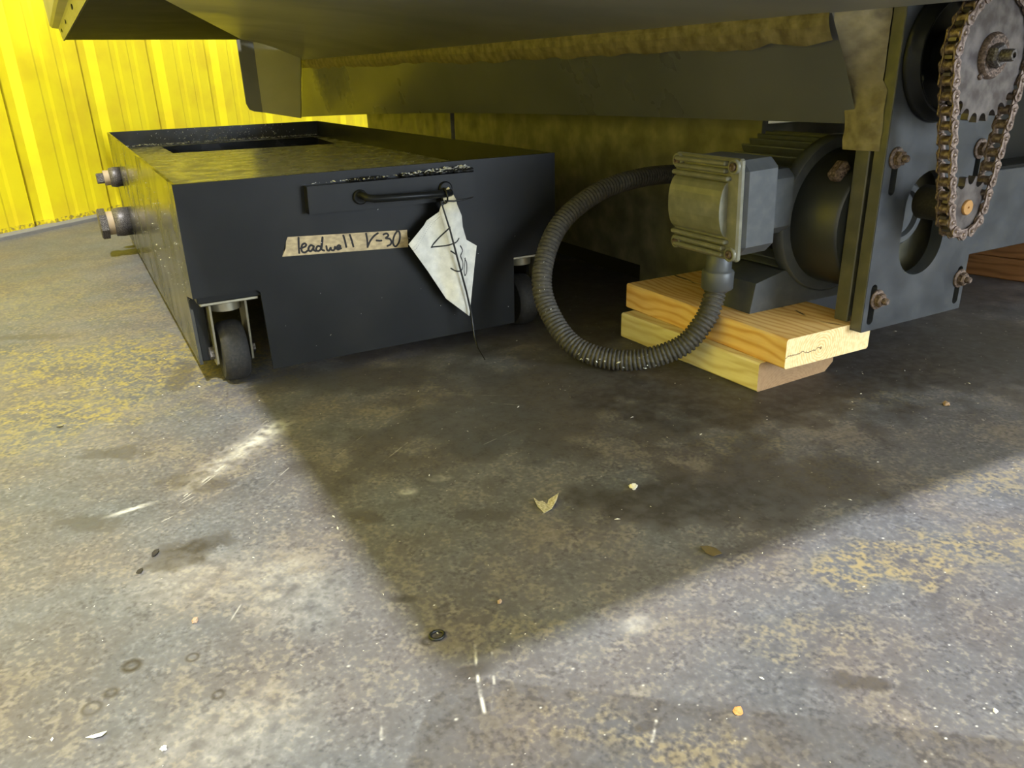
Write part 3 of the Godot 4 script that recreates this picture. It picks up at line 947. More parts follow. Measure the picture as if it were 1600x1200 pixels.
func drive() -> void:
	# drive plate with slots and a window
	var t := thing("drive_plate", "blue-grey steel drive plate with slots and a window, carrying the chain sprockets", "machine plate", Vector3(0.911, 0.07, -0.608))
	var csg := CSGCombiner3D.new()
	csg.name = "plate"
	t.add_child(csg)
	var base := CSGBox3D.new()
	base.name = "sheet"
	base.size = Vector3(0.194, 0.405, 0.0165)
	base.position = Vector3(0.0, 0.2025, 0.0)
	csg.add_child(base)
	var cuts := [[0.832 , 0.262, 0.0055, 0.022], [0.8275, 0.1035, 0.0055, 0.020], [0.9955, 0.1035, 0.0055, 0.020], [0.989, 0.262, 0.0055, 0.018], [0.9035, 0.1945, 0.041, 0.0225]]
	for c in cuts:
		for e in [[0, 1], [0, -1]]:
			var cy := CSGCylinder3D.new()
			cy.radius = c[2]
			cy.height = 0.05
			cy.sides = 40 if c[2] > 0.02 else 16
			cy.rotation.x = PI / 2
			cy.position = Vector3(c[0] - 0.911, c[1] - 0.07 + e[1] * c[3], 0)
			cy.operation = CSGShape3D.OPERATION_SUBTRACTION
			csg.add_child(cy)
		var bx := CSGBox3D.new()
		bx.size = Vector3(c[2] * 2.0, c[3] * 2.0, 0.05)
		bx.position = Vector3(c[0] - 0.911, c[1] - 0.07, 0)
		bx.operation = CSGShape3D.OPERATION_SUBTRACTION
		csg.add_child(bx)
	csg.material_override = M.enamel_grey
	var g := Geo.new()
	g.box(Vector3(-0.0935, 0.207, -0.024), Vector3(0.007, 0.398, 0.020), 0.0012)
	g.box(Vector3(0.0, 0.207, -0.0305), Vector3(0.18, 0.398, 0.006), 0.001)
	obj("mounting_plate", g.done(), M.enamel_edge, t)
	g = Geo.new()
	g.box(Vector3(-0.0972, 0.2025, 0.0), Vector3(0.0012, 0.400, 0.0150), 0.0003)  # thin olive cover over the left edge of the plate
	obj("edge", g.done(), M.enamel_edge, t).set_meta("label", "olive edge of the plate")
	for p in [Vector3(0.831, 0.277, -0.5996), Vector3(0.8345, 0.1095, -0.5996), Vector3(0.9960, 0.1125, -0.5996), Vector3(0.9885, 0.277, -0.5996)]:
		hex_bolt(t, p - t.position, 0.0078)
	g = Geo.new()
	g.lathe([Vector2(0, 0), Vector2(0.0062, 0), Vector2(0.0062, 0.012), Vector2(0.0045, 0.0135), Vector2(0.0030, 0.0135), Vector2(0.0028, 0.009), Vector2(0, 0.009)], Transform3D(Basis(Vector3(1, 0, 0), Vector3(0, 0, 1), Vector3(0, -1, 0)), Vector3(0.836, 0.3605, -0.5996) - t.position), 16)
	obj("cap_screw", g.done(), M.enamel_edge, t)

	# bearing flange behind the large sprocket
	g = Geo.new()
	g.lathe([Vector2(0.0, 0), Vector2(0.070, 0), Vector2(0.071, 0.002), Vector2(0.069, 0.006), Vector2(0.064, 0.007), Vector2(0.063, 0.015), Vector2(0.0605, 0.0165), Vector2(0.058, 0.015), Vector2(0.057, 0.003), Vector2(0.028, 0.003), Vector2(0.026, 0.034), Vector2(0, 0.034)], Transform3D(Basis(Vector3(1, 0, 0), Vector3(0, 0, 1), Vector3(0, -1, 0)), Vector3.ZERO), 48)
	tag(obj("bearing_flange", g.done(), M.enamel, self, Transform3D(Basis(), Vector3(LX, LY + 0.001, -0.5996))), "dark round bearing flange on the drive plate behind the large sprocket", "flange")

	var fz := Basis(Vector3(1, 0, 0), Vector3(0, 0, 1), Vector3(0, -1, 0))
	# large sprocket
	t = thing("large_sprocket", "large greasy steel sprocket with a central hub nut", "sprocket", Vector3(LX, LY, CZ))
	g = Geo.new()
	g.prism(sprocket_profile(25, PITCH / (2.0 * sin(PI / 25)), 0.0052), -0.0042, 0.0042)
	obj("toothed_disc", g.done(), M.sprocket_steel, t)
	g = Geo.new()
	g.lathe([Vector2(0.0235, 0.004), Vector2(0.0235, 0.007), Vector2(0.021, 0.010), Vector2(0.0, 0.010)], Transform3D(fz, Vector3.ZERO), 32)
	obj("hub", g.done(), M.rust, t)
	g = Geo.new()
	g.lathe([Vector2(0.0125, 0.0095), Vector2(0.0128, 0.017), Vector2(0.0110, 0.0195), Vector2(0, 0.0195)], Transform3D(fz * Basis(Vector3.UP, 0.4), Vector3(-0.006, 0, 0)), 6, false)
	obj("nut", g.done(), M.plug_steel, t)
	g = Geo.new()
	g.lathe([Vector2(0.0064, 0.019), Vector2(0.0064, 0.030), Vector2(0.0052, 0.032), Vector2(0.0030, 0.032), Vector2(0.0026, 0.026), Vector2(0, 0.026)], Transform3D(fz, Vector3(-0.006, 0, 0)), 20)
	obj("stud", g.done(), M.plug_steel, t)
	g = Geo.new()
	g.xf = Transform3D(Basis(Vector3.BACK, 0.7), Vector3.ZERO)
	g.box(Vector3(-0.024, -0.006, 0.0052), Vector3(0.007, 0.006, 0.004), 0.001)
	obj("key", g.done(), M.rust, t)

	# small sprocket with its sleeve and shaft
	t = thing("small_sprocket", "small greasy drive sprocket on the gear motor shaft, bronze coloured shaft end", "sprocket", Vector3(SX, SY, CZ))
	g = Geo.new()
	g.prism(sprocket_profile(12, PITCH / (2.0 * sin(PI / 12)), 0.0052), -0.0042, 0.0042)
	obj("toothed_disc", g.done(), M.sprocket_steel, t)
	g = Geo.new()
	g.lathe([Vector2(0.0185, -0.052), Vector2(0.0200, -0.050), Vector2(0.0200, -0.006), Vector2(0.0185, -0.004)], Transform3D(fz, Vector3.ZERO), 32)
	obj("sleeve", g.done(), M.rubber, t)
	g = Geo.new()
	g.lathe([Vector2(0.0088, 0.0035), Vector2(0.0088, 0.0062), Vector2(0.0080, 0.0070), Vector2(0.0014, 0.0070), Vector2(0.0010, 0.0045), Vector2(0, 0.0045)], Transform3D(fz, Vector3.ZERO), 24)
	obj("shaft_end", g.done(), M.brass, t).set_meta("label", "bronze coloured shaft end")
	g = Geo.new()
	g.lathe([Vector2(0.0021, 0), Vector2(0.0021, 0.0015), Vector2(0, 0.0015)], along(Vector3(-0.8, -0.3, 0.5), Vector3(-0.0185, -0.008, -0.012)), 10)
	obj("set_screw", g.done(), M.opening, t)

	# roller chain round both
	t = thing("roller_chain", "rusty roller chain running round the large and the small sprocket", "chain", Vector3(SX, SY, CZ))
	var rl := PITCH / (2.0 * sin(PI / 25))
	var rs := PITCH / (2.0 * sin(PI / 12))
	var path := []
	var c0 := Vector2(LX, LY)
	var c1 := Vector2(SX, SY)
	var dd := c1 - c0
	var base_a := dd.angle()
	var open_a := acos((rl - rs) / dd.length())
	var a_l := base_a + open_a       # tangent points on either side
	var a_r := base_a - open_a
	for k in 41:
		var a := a_l + (TAU - 2.0 * open_a) * k / 40.0
		path.append(c0 + Vector2(cos(a), sin(a)) * rl)
	for k in 41:
		var a := a_r + 2.0 * open_a * k / 40.0
		path.append(c1 + Vector2(cos(a), sin(a)) * rs)
	path.append(path[0])
	var total := 0.0
	for k in path.size() - 1:
		total += path[k].distance_to(path[k + 1])
	var count := 2 * int(round(total / PITCH / 2.0))
	var step := total / count
	var pins := []
	var seg := 0
	var acc := 0.0
	for k in count:
		var want := k * step
		while acc + path[seg].distance_to(path[seg + 1]) < want:
			acc += path[seg].distance_to(path[seg + 1])
			seg += 1
		pins.append(path[seg].lerp(path[seg + 1], (want - acc) / path[seg].distance_to(path[seg + 1])))
	var outer := link_mesh(true, step)
	var inner := link_mesh(false, step)
	for k in count:
		var a: Vector2 = pins[k]
		var b: Vector2 = pins[(k + 1) % count]
		var mid := (a + b) * 0.5 - c1
		obj("chain_link", outer if k % 2 == 0 else inner, M.chain_steel, t, Transform3D(Basis(Vector3.BACK, (b - a).angle()), Vector3(mid.x, mid.y, 0)))


func link_mesh(is_outer: bool, step: float) -> ArrayMesh:
	var g := Geo.new()
	var h := step * 0.5
	var poly := PackedVector2Array()
	var r := 0.0068 if is_outer else 0.0072
	for k in 9:
		var a := -PI * 0.38 + PI * 0.76 * k / 8.0
		poly.append(Vector2(h, 0) + Vector2(cos(a), sin(a)) * r)
	poly.append(Vector2(0, r * 0.62))
	for k in 9:
		var a := PI - PI * 0.38 + PI * 0.76 * k / 8.0
		poly.append(Vector2(-h, 0) + Vector2(cos(a), sin(a)) * r)
	poly.append(Vector2(0, -r * 0.62))
	var z := 0.0072 if is_outer else 0.0054
	for s in [-1.0, 1.0]:
		g.prism(poly, s * z, s * (z + 0.0016))
	for s in [-1.0, 1.0]:
		var f := Transform3D(Basis(Vector3(1, 0, 0), Vector3(0, 0, 1), Vector3(0, -1, 0)), Vector3(s * h, 0, 0))
		if is_outer:
			g.lathe([Vector2(0, -0.0102), Vector2(0.0024, -0.0100), Vector2(0.0026, -0.0088), Vector2(0.0026, 0.0088), Vector2(0.0022, 0.0102), Vector2(0, 0.0104)], f, 10)
		else:
			g.lathe([Vector2(0.0051, -0.0053), Vector2(0.0051, 0.0053)], f, 12)
	return g.done()


# ------------------------------------------------------------------ gear motor and conduit
func motor() -> void:
	var ax := Vector3(0.885, 0.192, -0.72)
	var t := thing("gear_motor", "grey finned gear motor with a ribbed square terminal box, behind the drive plate", "motor", Vector3(ax.x, 0.076, ax.z))
	var o := Transform3D(Basis(), -t.position)
	var fz := Basis(Vector3(1, 0, 0), Vector3(0, 0, 1), Vector3(0, -1, 0))
	var g := Geo.new()
	g.lathe([Vector2(0, -0.145), Vector2(0.078, -0.142), Vector2(0.086, -0.132), Vector2(0.086, 0.0)], Transform3D(fz, ax), 40)
	obj("body", g.done(), M.motor_dark, t, o)
	var fin := Geo.new()
	fin.box(Vector3(0, 0.0925, -0.066), Vector3(0.0030, 0.017, 0.118), 0.0008)
	var fm := fin.done()
	for k in 40:
		var a := TAU * (k + 0.5) / 40.0
		if absf(wrapf(a - PI * 0.5, -PI, PI)) < 0.42:      # the terminal box sits here
			continue
		obj("cooling_fin", fm, M.motor_paint, t, Transform3D(Basis(Vector3.BACK, a), ax - t.position))
	g = Geo.new()
	g.lathe([Vector2(0.085, -0.012), Vector2(0.101, -0.012), Vector2(0.103, -0.010), Vector2(0.103, 0.006), Vector2(0.101, 0.008), Vector2(0.086, 0.008)], Transform3D(fz, ax), 56)
	obj("rim", g.done(), M.motor_paint, t, o)
	g = Geo.new()
	g.lathe([Vector2(0.088, 0.006), Vector2(0.088, 0.074), Vector2(0.084, 0.077), Vector2(0.0, 0.077)], Transform3D(fz, ax), 48)
	obj("bell_housing", g.done(), M.motor_dark, t, o)
	g = Geo.new()
	g.lathe([Vector2(0.0, 0.0), Vector2(0.040, 0.0), Vector2(0.040, 0.020), Vector2(0.036, 0.024), Vector2(0.029, 0.024), Vector2(0.027, 0.018), Vector2(0, 0.018)], Transform3D(fz, Vector3(SX, SY - 0.018, -0.646)), 40)
	obj("gearbox_face", g.done(), M.motor_paint, t, o)
	# lug with its bolt in the corner between bell and plate
	g = Geo.new()
	g.xf = Transform3D(Basis(Vector3.BACK, 0.75), Vector3(ax.x - 0.068, ax.y + 0.066, -0.664))
	g.box(Vector3.ZERO, Vector3(0.026, 0.016, 0.018), 0.004)
	obj("lug", g.done(), M.rust, t, o)
	# foot
	g = Geo.new()
	g.xf = Transform3D(Basis(), Vector3.ZERO)
	g.prism(PackedVector2Array([Vector2(0.745, 0.0765), Vector2(0.93, 0.0765), Vector2(0.93, 0.116), Vector2(0.80, 0.126), Vector2(0.752, 0.116)]), -0.80, -0.718)
	obj("foot", g.done(), M.motor_paint, t, o)
	# terminal box on the left flank
	var jb := pivot("terminal_box", t, Transform3D(Basis(Vector3.BACK, 0.035) * Basis(Vector3.UP, -0.02), Vector3(0.68, 0.220, -0.744) - t.position))
	g = Geo.new()
	g.box(Vector3(0.040, -0.001, 0), Vector3(0.068, 0.114, 0.110), 0.012)
	g.box(Vector3(0.085, -0.004, -0.004), Vector3(0.07, 0.080, 0.080), 0.01)
	obj("box", g.done(), M.motor_paint, jb)
	g = Geo.new()
	g.box(Vector3(0.004, 0, 0), Vector3(0.009, 0.121, 0.118), 0.0025)
	# barrel in the middle of the lid
	var bar := PackedVector2Array()
	for k in 13:
		var a := PI * 0.5 + PI * k / 12.0
		bar.append(Vector2(0.0 + cos(a) * 0.013, sin(a) * 0.033))
	g.prism(bar, -0.056, 0.040)
	obj("lid", g.done(), M.motor_paint_lit, jb)
	for r in [0.0375, 0.0460, 0.0545, -0.0375, -0.0455, -0.0535]:
		g = Geo.new()
		var long := 0.102 if absf(r) < 0.04 else 0.092
		g.box(Vector3(-0.0035, r, -0.006), Vector3(0.009, 0.0052, long), 0.0015)
		obj("rib", g.done(), M.motor_paint_lit, jb)
	for sy in [-1.0, 1.0]:
		for sz in [-1.0, 1.0]:
			g = Geo.new()
			g.lathe([Vector2(0.0085, 0), Vector2(0.0085, 0.0042), Vector2(0.0062, 0.0045), Vector2(0.0060, 0.0020), Vector2(0, 0.0020)], along(Vector3(-1, 0, 0), Vector3(-0.0005, sy * 0.0515, sz * 0.0505)), 18)
			obj("screw_boss", g.done(), M.motor_paint_lit, jb)
			g = Geo.new()
			g.lathe([Vector2(0.0045, 0), Vector2(0.0045, 0.0042), Vector2(0.0020, 0.0050), Vector2(0.0018, 0.0030), Vector2(0, 0.0030)], along(Vector3(-1, 0, 0), Vector3(-0.0022, sy * 0.0515, sz * 0.0505)), 14)
			obj("screw", g.done(), M.rust, jb)
	# cable gland under the terminal box
	g = Geo.new()
	g.lathe([Vector2(0.0165, 0.010), Vector2(0.0165, -0.022), Vector2(0.0195, -0.024), Vector2(0.0205, -0.026), Vector2(0.0205, -0.047), Vector2(0.0185, -0.049), Vector2(0.0, -0.049)], along(Vector3(0.02, 1, 0.0), Vector3(0.708, 0.160, -0.742)), 24)
	obj("cable_gland", g.done(), M.motor_paint, t, o)

	# corrugated conduit
	var cv := Curve3D.new()
	cv.bake_interval = 0.002
	var kn := [Vector3(0.708, 0.118, -0.742), Vector3(0.7055, 0.106, -0.7425), Vector3(0.6870, 0.0720, -0.7390), Vector3(0.6551, 0.0375, -0.7501), Vector3(0.6043, 0.0172, -0.7926), Vector3(0.5581, 0.0290, -0.847), Vector3(0.5452, 0.0747, -0.9004), Vector3(0.5556, 0.1222, -0.9286), Vector3(0.6003, 0.1763, -0.9535), Vector3(0.6752, 0.2129, -0.9664), Vector3(0.7583, 0.2252, -0.9761), Vector3(0.8402, 0.2228, -0.992), Vector3(0.9035, 0.2146, -0.9937)]
	for i in kn.size():
		var tg: Vector3 = (kn[mini(i + 1, kn.size() - 1)] - kn[maxi(i - 1, 0)]) / 6.0
		cv.add_point(kn[i], -tg, tg)
	var total := cv.get_baked_length()
	var pts := []
	var rad := []
	var ridge := 0.0056
	var s := 0.0
	var prof := [0.0122, 0.0142, 0.0145, 0.0140, 0.0120]
	var fr := [0.0, 0.18, 0.42, 0.66, 0.84]
	while s < total - ridge:
		for k in 5:
			pts.append(cv.sample_baked(s + ridge * fr[k]))
			rad.append(prof[k])
		s += ridge
	g = Geo.new()
	g.tube(pts, rad, 18)
	var c := thing("cable_conduit", "grey dusty corrugated cable conduit looping from the motor terminal box", "conduit", kn[4])
	obj("hose", g.done(), M.conduit, c, Transform3D(Basis(), -kn[4]))
	# bits of fluff and chips caught on the ridges
	g = Geo.new()
	for k in 46:
		var q := rng.randf_range(0.16, 0.5) * total
		var p := cv.sample_baked(q)
		var ang := rng.randf() * TAU
		var dirn := Vector3(-0.45 + 0.5 * cos(ang), 0.7 * sin(ang), 0.75).normalized()
		splinter(g, p + dirn * 0.0143, rng.randf_range(0.001, 0.0035), dirn)
	var fl := obj("caught_chips", g.done(), M.chip_metal, c, Transform3D(Basis(), -kn[4]))
	fl.set_meta("kind", "stuff")


func splinter(g: Geo, p: Vector3, size: float, up: Vector3) -> void:
	var a := Vector3(rng.randf_range(-1, 1), rng.randf_range(-1, 1), rng.randf_range(-1, 1)).normalized() * size
	var b := a.cross(up).normalized() * size * rng.randf_range(0.15, 0.4)
	var h := up * size * rng.randf_range(0.2, 0.5)
	a = a - up * a.dot(up) * 0.8
	g.tri(p - a, p + b + h * 0.3, p + h, up)
	g.tri(p + b + h * 0.3, p + a, p + h, up)
	g.tri(p - a, p + h, p - b, up)
	g.tri(p + a, p - b, p + h, up)


# ------------------------------------------------------------------ coolant tank
func tank() -> void:
	var x0 := 0.1024
	var x1 := 0.6262
	var z0 := -1.0085
	var z1 := -2.2425
	var yt := 0.269
	var yb := 0.0229
	var th := 0.004
	var t := thing("coolant_tank", "low black rectangular coolant tank on casters with a pull handle in front", "tank", Vector3((x0 + x1) * 0.5, 0, (z0 + z1) * 0.5))
	var o := Transform3D(Basis(), -t.position)
	var nt := 0.1315          # top of the caster notches
	var g := Geo.new()
	g.prism(PackedVector2Array([Vector2(x0, yt), Vector2(x0, nt), Vector2(0.180, nt), Vector2(0.1835, nt - 0.004), Vector2(0.1855, yb), Vector2(0.5518, yb), Vector2(0.5535, nt), Vector2(x1, nt), Vector2(x1, yt)]), z0 - th, z0)
	obj("front_panel", g.done(), M.enamel, t, o)
	# sides, seen end-on: polygon in (z, y)
	for side in [[x0, 1.0], [x1, -1.0]]:
		g = Geo.new()
		g.xf = Transform3D(Basis(Vector3(0, 0, 1), Vector3.UP, Vector3(-1, 0, 0)), Vector3(side[0] + side[1] * (th - 0.0003), 0, 0))
		g.prism(PackedVector2Array([Vector2(z0 - 0.0005, yt), Vector2(z1, yt), Vector2(z1, yb), Vector2(-1.062, yb + 0.006), Vector2(-1.0665, 0.10), Vector2(-1.075, 0.1205), Vector2(z0 - 0.0005, nt)]), 0.0, th if side[1] > 0 else -th)
		obj("side_panel", g.done(), M.enamel_gloss if side[1] > 0 else M.enamel, t, o)
	g = Geo.new()
	g.box(Vector3((x0 + x1) * 0.5, (yt + yb) * 0.5, z1 + th * 0.5), Vector3(x1 - x0, yt - yb, th))
	obj("back_panel", g.done(), M.enamel_gloss, t, o)
	# sunken lid with a long opening along the back
	g = Geo.new()
	var ly := 0.2305
	g.quad(Vector3(x0 + th, ly, z0 - th), Vector3(x1 - th, ly, z0 - th), Vector3(x1 - th, ly, -1.925), Vector3(x0 + th, ly, -1.985), Vector3.UP)
	g.quad(Vector3(x0 + th, ly, -1.985), Vector3(0.215, ly, -1.972), Vector3(0.215, ly, -2.20), Vector3(x0 + th, ly, z1 + th), Vector3.UP)
	g.quad(Vector3(x0 + th, ly, z1 + th), Vector3(x1 - th, ly, z1 + th), Vector3(0.60, ly, -2.205), Vector3(0.215, ly, -2.20), Vector3.UP)
	g.quad(Vector3(0.578, ly, -1.93), Vector3(x1 - th, ly, -1.925), Vector3(x1 - th, ly, z1 + th), Vector3(0.60, ly, -2.205), Vector3.UP)
	var lid := obj("lid", g.done(), M.enamel_lid, t, o)
	lid.set_meta("label", "dusty sunken lid with a long opening")
	g = Geo.new()
	g.box(Vector3((x0 + x1) * 0.5, 0.15, (z0 + z1) * 0.5 - 0.1), Vector3(x1 - x0 - 0.012, 0.01, 0.95))
	obj("inner_floor", g.done(), M.black, t, o)
	# chips heaped along the back rim, on the lid and on the handle bar
	g = Geo.new()
	for k in 420:
		var x := rng.randf_range(x0 + 0.01, x1 - 0.01)
		splinter(g, Vector3(x, 0.233 + 0.003 * rng.randf(), z1 + 0.012 + 0.02 * rng.randf() * rng.randf()), rng.randf_range(0.0015, 0.0045), Vector3.UP)
	for k in 150:
		var x := x0 + 0.05 + (x1 - x0 - 0.1) * (rng.randf() + rng.randf()) * 0.5
		splinter(g, Vector3(x, rng.randf_range(0.236, 0.267), z1 + th + 0.0008), rng.randf_range(0.001, 0.003), Vector3(0, 0.3, 1).normalized())
	for k in 200:
		splinter(g, Vector3(rng.randf_range(0.50, x1 - 0.006), 0.232, rng.randf_range(-1.5, -1.06) - 0.3 * rng.randf()), rng.randf_range(0.0006, 0.002), Vector3.UP)
	for k in 160:
		splinter(g, Vector3(x0 - 0.0008, rng.randf_range(0.10, 0.262), rng.randf_range(-1.9, -1.03)), rng.randf_range(0.0005, 0.0016), Vector3(-1, 0.2, 0))
	for k in 26:
		splinter(g, Vector3(rng.randf_range(0.2, 0.6), rng.randf_range(0.04, 0.262), z0 + 0.0008), rng.randf_range(0.0005, 0.0014), Vector3(0, 0.2, 1))
	var ch := obj("metal_chips", g.done(), M.chip_metal, t, o)
	ch.set_meta("kind", "stuff")
	ch.set_meta("label", "bright metal chips stuck to the oily tank")
	# handle bar and pull handle
	g = Geo.new()
	g.prism(PackedVector2Array([Vector2(0.2548, 0.2550), Vector2(0.2540, 0.2210), Vector2(0.4860, 0.2190), Vector2(0.4868, 0.2545)]), z0, z0 + 0.016)
	var hb := obj("handle_bar", g.done(), M.enamel, t, o)
	g = Geo.new()
	for k in 210:
		var u := rng.randf()
		splinter(g, Vector3(lerpf(0.262, 0.484, sqrt(u)), 0.2575 + 0.007 * rng.randf() * u, z0 + 0.003 + 0.012 * rng.randf()), rng.randf_range(0.001, 0.0046), Vector3.UP)
	var hc := obj("metal_chips", g.done(), M.chip_metal, hb)
	hc.set_meta("kind", "stuff")
	g = Geo.new()
	for k in 30:
		g.xf = Transform3D(Basis(Vector3.UP, rng.randf() * TAU), Vector3(lerpf(0.268, 0.484, pow(rng.randf(), 0.6)), 0.257, z0 + 0.008))
		g.box(Vector3.ZERO, Vector3(rng.randf_range(0.008, 0.02), rng.randf_range(0.003, 0.006), 0.009), 0.002)
	var heap := obj("swarf_heap", g.done(), M.black, hb)
	heap.set_meta("kind", "stuff")
	g = Geo.new()
	var hz := z0 + 0.016
	g.tube([Vector3(0.3215, 0.240, hz - 0.003), Vector3(0.3215, 0.2395, hz + 0.012), Vector3(0.324, 0.2375, hz + 0.021), Vector3(0.331, 0.236, hz + 0.026), Vector3(0.38, 0.2345, hz + 0.026), Vector3(0.432, 0.233, hz + 0.026), Vector3(0.439, 0.233, hz + 0.021), Vector3(0.4415, 0.233, hz + 0.012), Vector3(0.4415, 0.233, hz - 0.003)], [0.0048, 0.0048, 0.0048, 0.0048, 0.0048, 0.0048, 0.0048, 0.0048, 0.0048], 14)
	obj("pull_handle", g.done(), M.enamel, t, o)
	for x in [0.3215, 0.4415]:
		g = Geo.new()
		g.lathe([Vector2(0.0095, 0), Vector2(0.0095, 0.003), Vector2(0.008, 0.004), Vector2(0, 0.004)], Transform3D(Basis(Vector3(1, 0, 0), Vector3(0, 0, 1), Vector3(0, -1, 0)), Vector3(x, 0.2365, hz)), 18)
		obj("handle_collar", g.done(), M.enamel, t, o)
	# strip of masking tape with handwriting
	g = Geo.new()
	var tl := Vector2(0.2268, 0.1935)
	var tr := Vector2(0.3885, 0.1841)
	var br := Vector2(0.3878, 0.1604)
	var bl := Vector2(0.2168, 0.1696)
	var out := [bl, Vector2(0.2195, 0.1768), Vector2(0.2225, 0.1800), Vector2(0.2240, 0.1880), tl, tr, Vector2(0.3880, 0.178), Vector2(0.3890, 0.170), br]
	var tape_uv := func(p: Vector2) -> Vector2:
		var u := (p.x - 0.2168) / (0.3885 - 0.2168)
		var top := lerpf(0.1941, 0.1841, u)
		var bot := lerpf(0.1696, 0.1604, u)
		return Vector2(u, (top - p.y) / (top - bot))
	for k in range(1, out.size() - 1):
		var p0: Vector2 = out[0]
		var p1: Vector2 = out[k]
		var p2: Vector2 = out[k + 1]
		g.tri(Vector3(p0.x, p0.y, z0 + 0.0005), Vector3(p1.x, p1.y, z0 + 0.0005), Vector3(p2.x, p2.y, z0 + 0.0005), Vector3(0, 0, 1), [tape_uv.call(p0), tape_uv.call(p1), tape_uv.call(p2)])
	for k in out.size():
		var p1: Vector2 = out[k]
		var p2: Vector2 = out[(k + 1) % out.size()]
		g.quad(Vector3(p1.x, p1.y, z0), Vector3(p2.x, p2.y, z0), Vector3(p2.x, p2.y, z0 + 0.0005), Vector3(p1.x, p1.y, z0 + 0.0005), Vector3(p1.x - 0.3, p1.y - 0.177, 0), [Vector2(0, 0), Vector2(0, 0), Vector2(0, 0), Vector2(0, 0)])
	var m := mat("tape", Color.WHITE, 0.7)
	m.texture_repeat = false
	m.albedo_texture = tape_picture()
	obj("tape_label", g.done(), m, t, o).set_meta("label", "beige masking tape with black handwriting")
	# casters
	caster(t, o, Vector3(0.146, 0, -1.066))
	caster(t, o, Vector3(0.592, 0, -1.066))
	for x in [0.146, 0.592]:
		caster(t, o, Vector3(x, 0, -2.18))
	# inner corner posts beside the notches
	for x in [0.1115, 0.617]:
		g = Geo.new()
		g.box(Vector3(x, 0.081, -1.086), Vector3(0.017, 0.100, 0.036), 0.001)
		obj("corner_post", g.done(), M.enamel, t, o)
	# screwed plugs on the left side at the back
	var pl := pivot("drain_plug", t, o * along(Vector3(-1, -0.02, 0.02), Vector3(x0, 0.182, -2.045)))
	g = Geo.new()
	g.lathe([Vector2(0.0, -0.002), Vector2(0.0215, 0.0), Vector2(0.0225, 0.012), Vector2(0.0205, 0.022), Vector2(0.014, 0.024)], Transform3D(), 24)
	obj("socket", g.done(), M.plug_steel, pl)
	g = Geo.new()
	g.lathe([Vector2(0.0165, 0.0235), Vector2(0.0165, 0.035), Vector2(0, 0.035)], Transform3D(), 20)
	obj("thread", g.done(), M.thread_tape, pl)
	g = Geo.new()
	g.box(Vector3(0, 0.042, 0), Vector3(0.021, 0.016, 0.021), 0.0015)
	obj("square_head", g.done(), M.plug_steel, pl)
	pl = pivot("drain_plug", t, o * along(Vector3(-1, -0.02, 0.02), Vector3(x0, 0.0815, -2.045)))
	g = Geo.new()
	g.lathe([Vector2(0.0, -0.002), Vector2(0.032, 0.0), Vector2(0.033, 0.018), Vector2(0.031, 0.033), Vector2(0.024, 0.0345)], Transform3D(), 28)
	obj("socket", g.done(), M.plug_steel, pl)
	g = Geo.new()
	g.lathe([Vector2(0.0265, 0.034), Vector2(0.0265, 0.047), Vector2(0, 0.047)], Transform3D(), 24)
	obj("thread", g.done(), M.thread_tape, pl)
	g = Geo.new()
	g.lathe([Vector2(0.022, 0.046), Vector2(0.0345, 0.048), Vector2(0.0345, 0.062), Vector2(0.030, 0.0645), Vector2(0, 0.0645)], Transform3D(), 6, false)
	obj("hex_head", g.done(), M.plug_steel, pl)
	paper_tag()


func caster(t: Node3D, o: Transform3D, at: Vector3) -> void:
	var c := pivot("caster", t, Transform3D(Basis(), o * at))
	var g := Geo.new()
	g.box(Vector3(0, 0.1195, 0.004), Vector3(0.072, 0.0045, 0.085), 0.001)
	obj("top_plate", g.done(), M.zinc, c)
	g = Geo.new()
	g.box(Vector3(0, 0.127, 0.0), Vector3(0.078, 0.010, 0.10), 0.001)
	obj("mounting_bar", g.done(), M.enamel, c)
	g = Geo.new()
	g.lathe([Vector2(0.0, 0.100), Vector2(0.020, 0.100), Vector2(0.021, 0.118), Vector2(0, 0.118)], Transform3D(), 20)
	obj("swivel", g.done(), M.zinc, c)
	for s in [-1.0, 1.0]:
		g = Geo.new()
		g.xf = Transform3D(Basis(Vector3(0, 0, 1), Vector3.UP, Vector3(-1, 0, 0)), Vector3(s * 0.0225, 0, 0))
		g.prism(PackedVector2Array([Vector2(-0.026, 0.112), Vector2(0.026, 0.112), Vector2(0.018, 0.030), Vector2(0.010, 0.026), Vector2(-0.010, 0.026), Vector2(-0.020, 0.040)]), -0.0013, 0.0013)
		obj("fork", g.done(), M.zinc, c)
	g = Geo.new()
	g.lathe([Vector2(0.0, -0.0165), Vector2(0.036, -0.0165), Vector2(0.0395, -0.0130), Vector2(0.041, -0.007), Vector2(0.041, 0.007), Vector2(0.0395, 0.0130), Vector2(0.036, 0.0165), Vector2(0.0, 0.0165)], along(Vector3(1, 0, 0), Vector3(0, 0.041, 0)), 36)
	obj("wheel", g.done(), M.rubber, c)
	for s in [-1.0, 1.0]:
		g = Geo.new()
		g.lathe([Vector2(0.0085, 0.0), Vector2(0.0085, 0.006), Vector2(0.0, 0.007)], along(Vector3(s, 0, 0), Vector3(s * 0.0235, 0.041, 0)), 6, false)
		obj("axle_nut", g.done(), M.plug_steel, c)


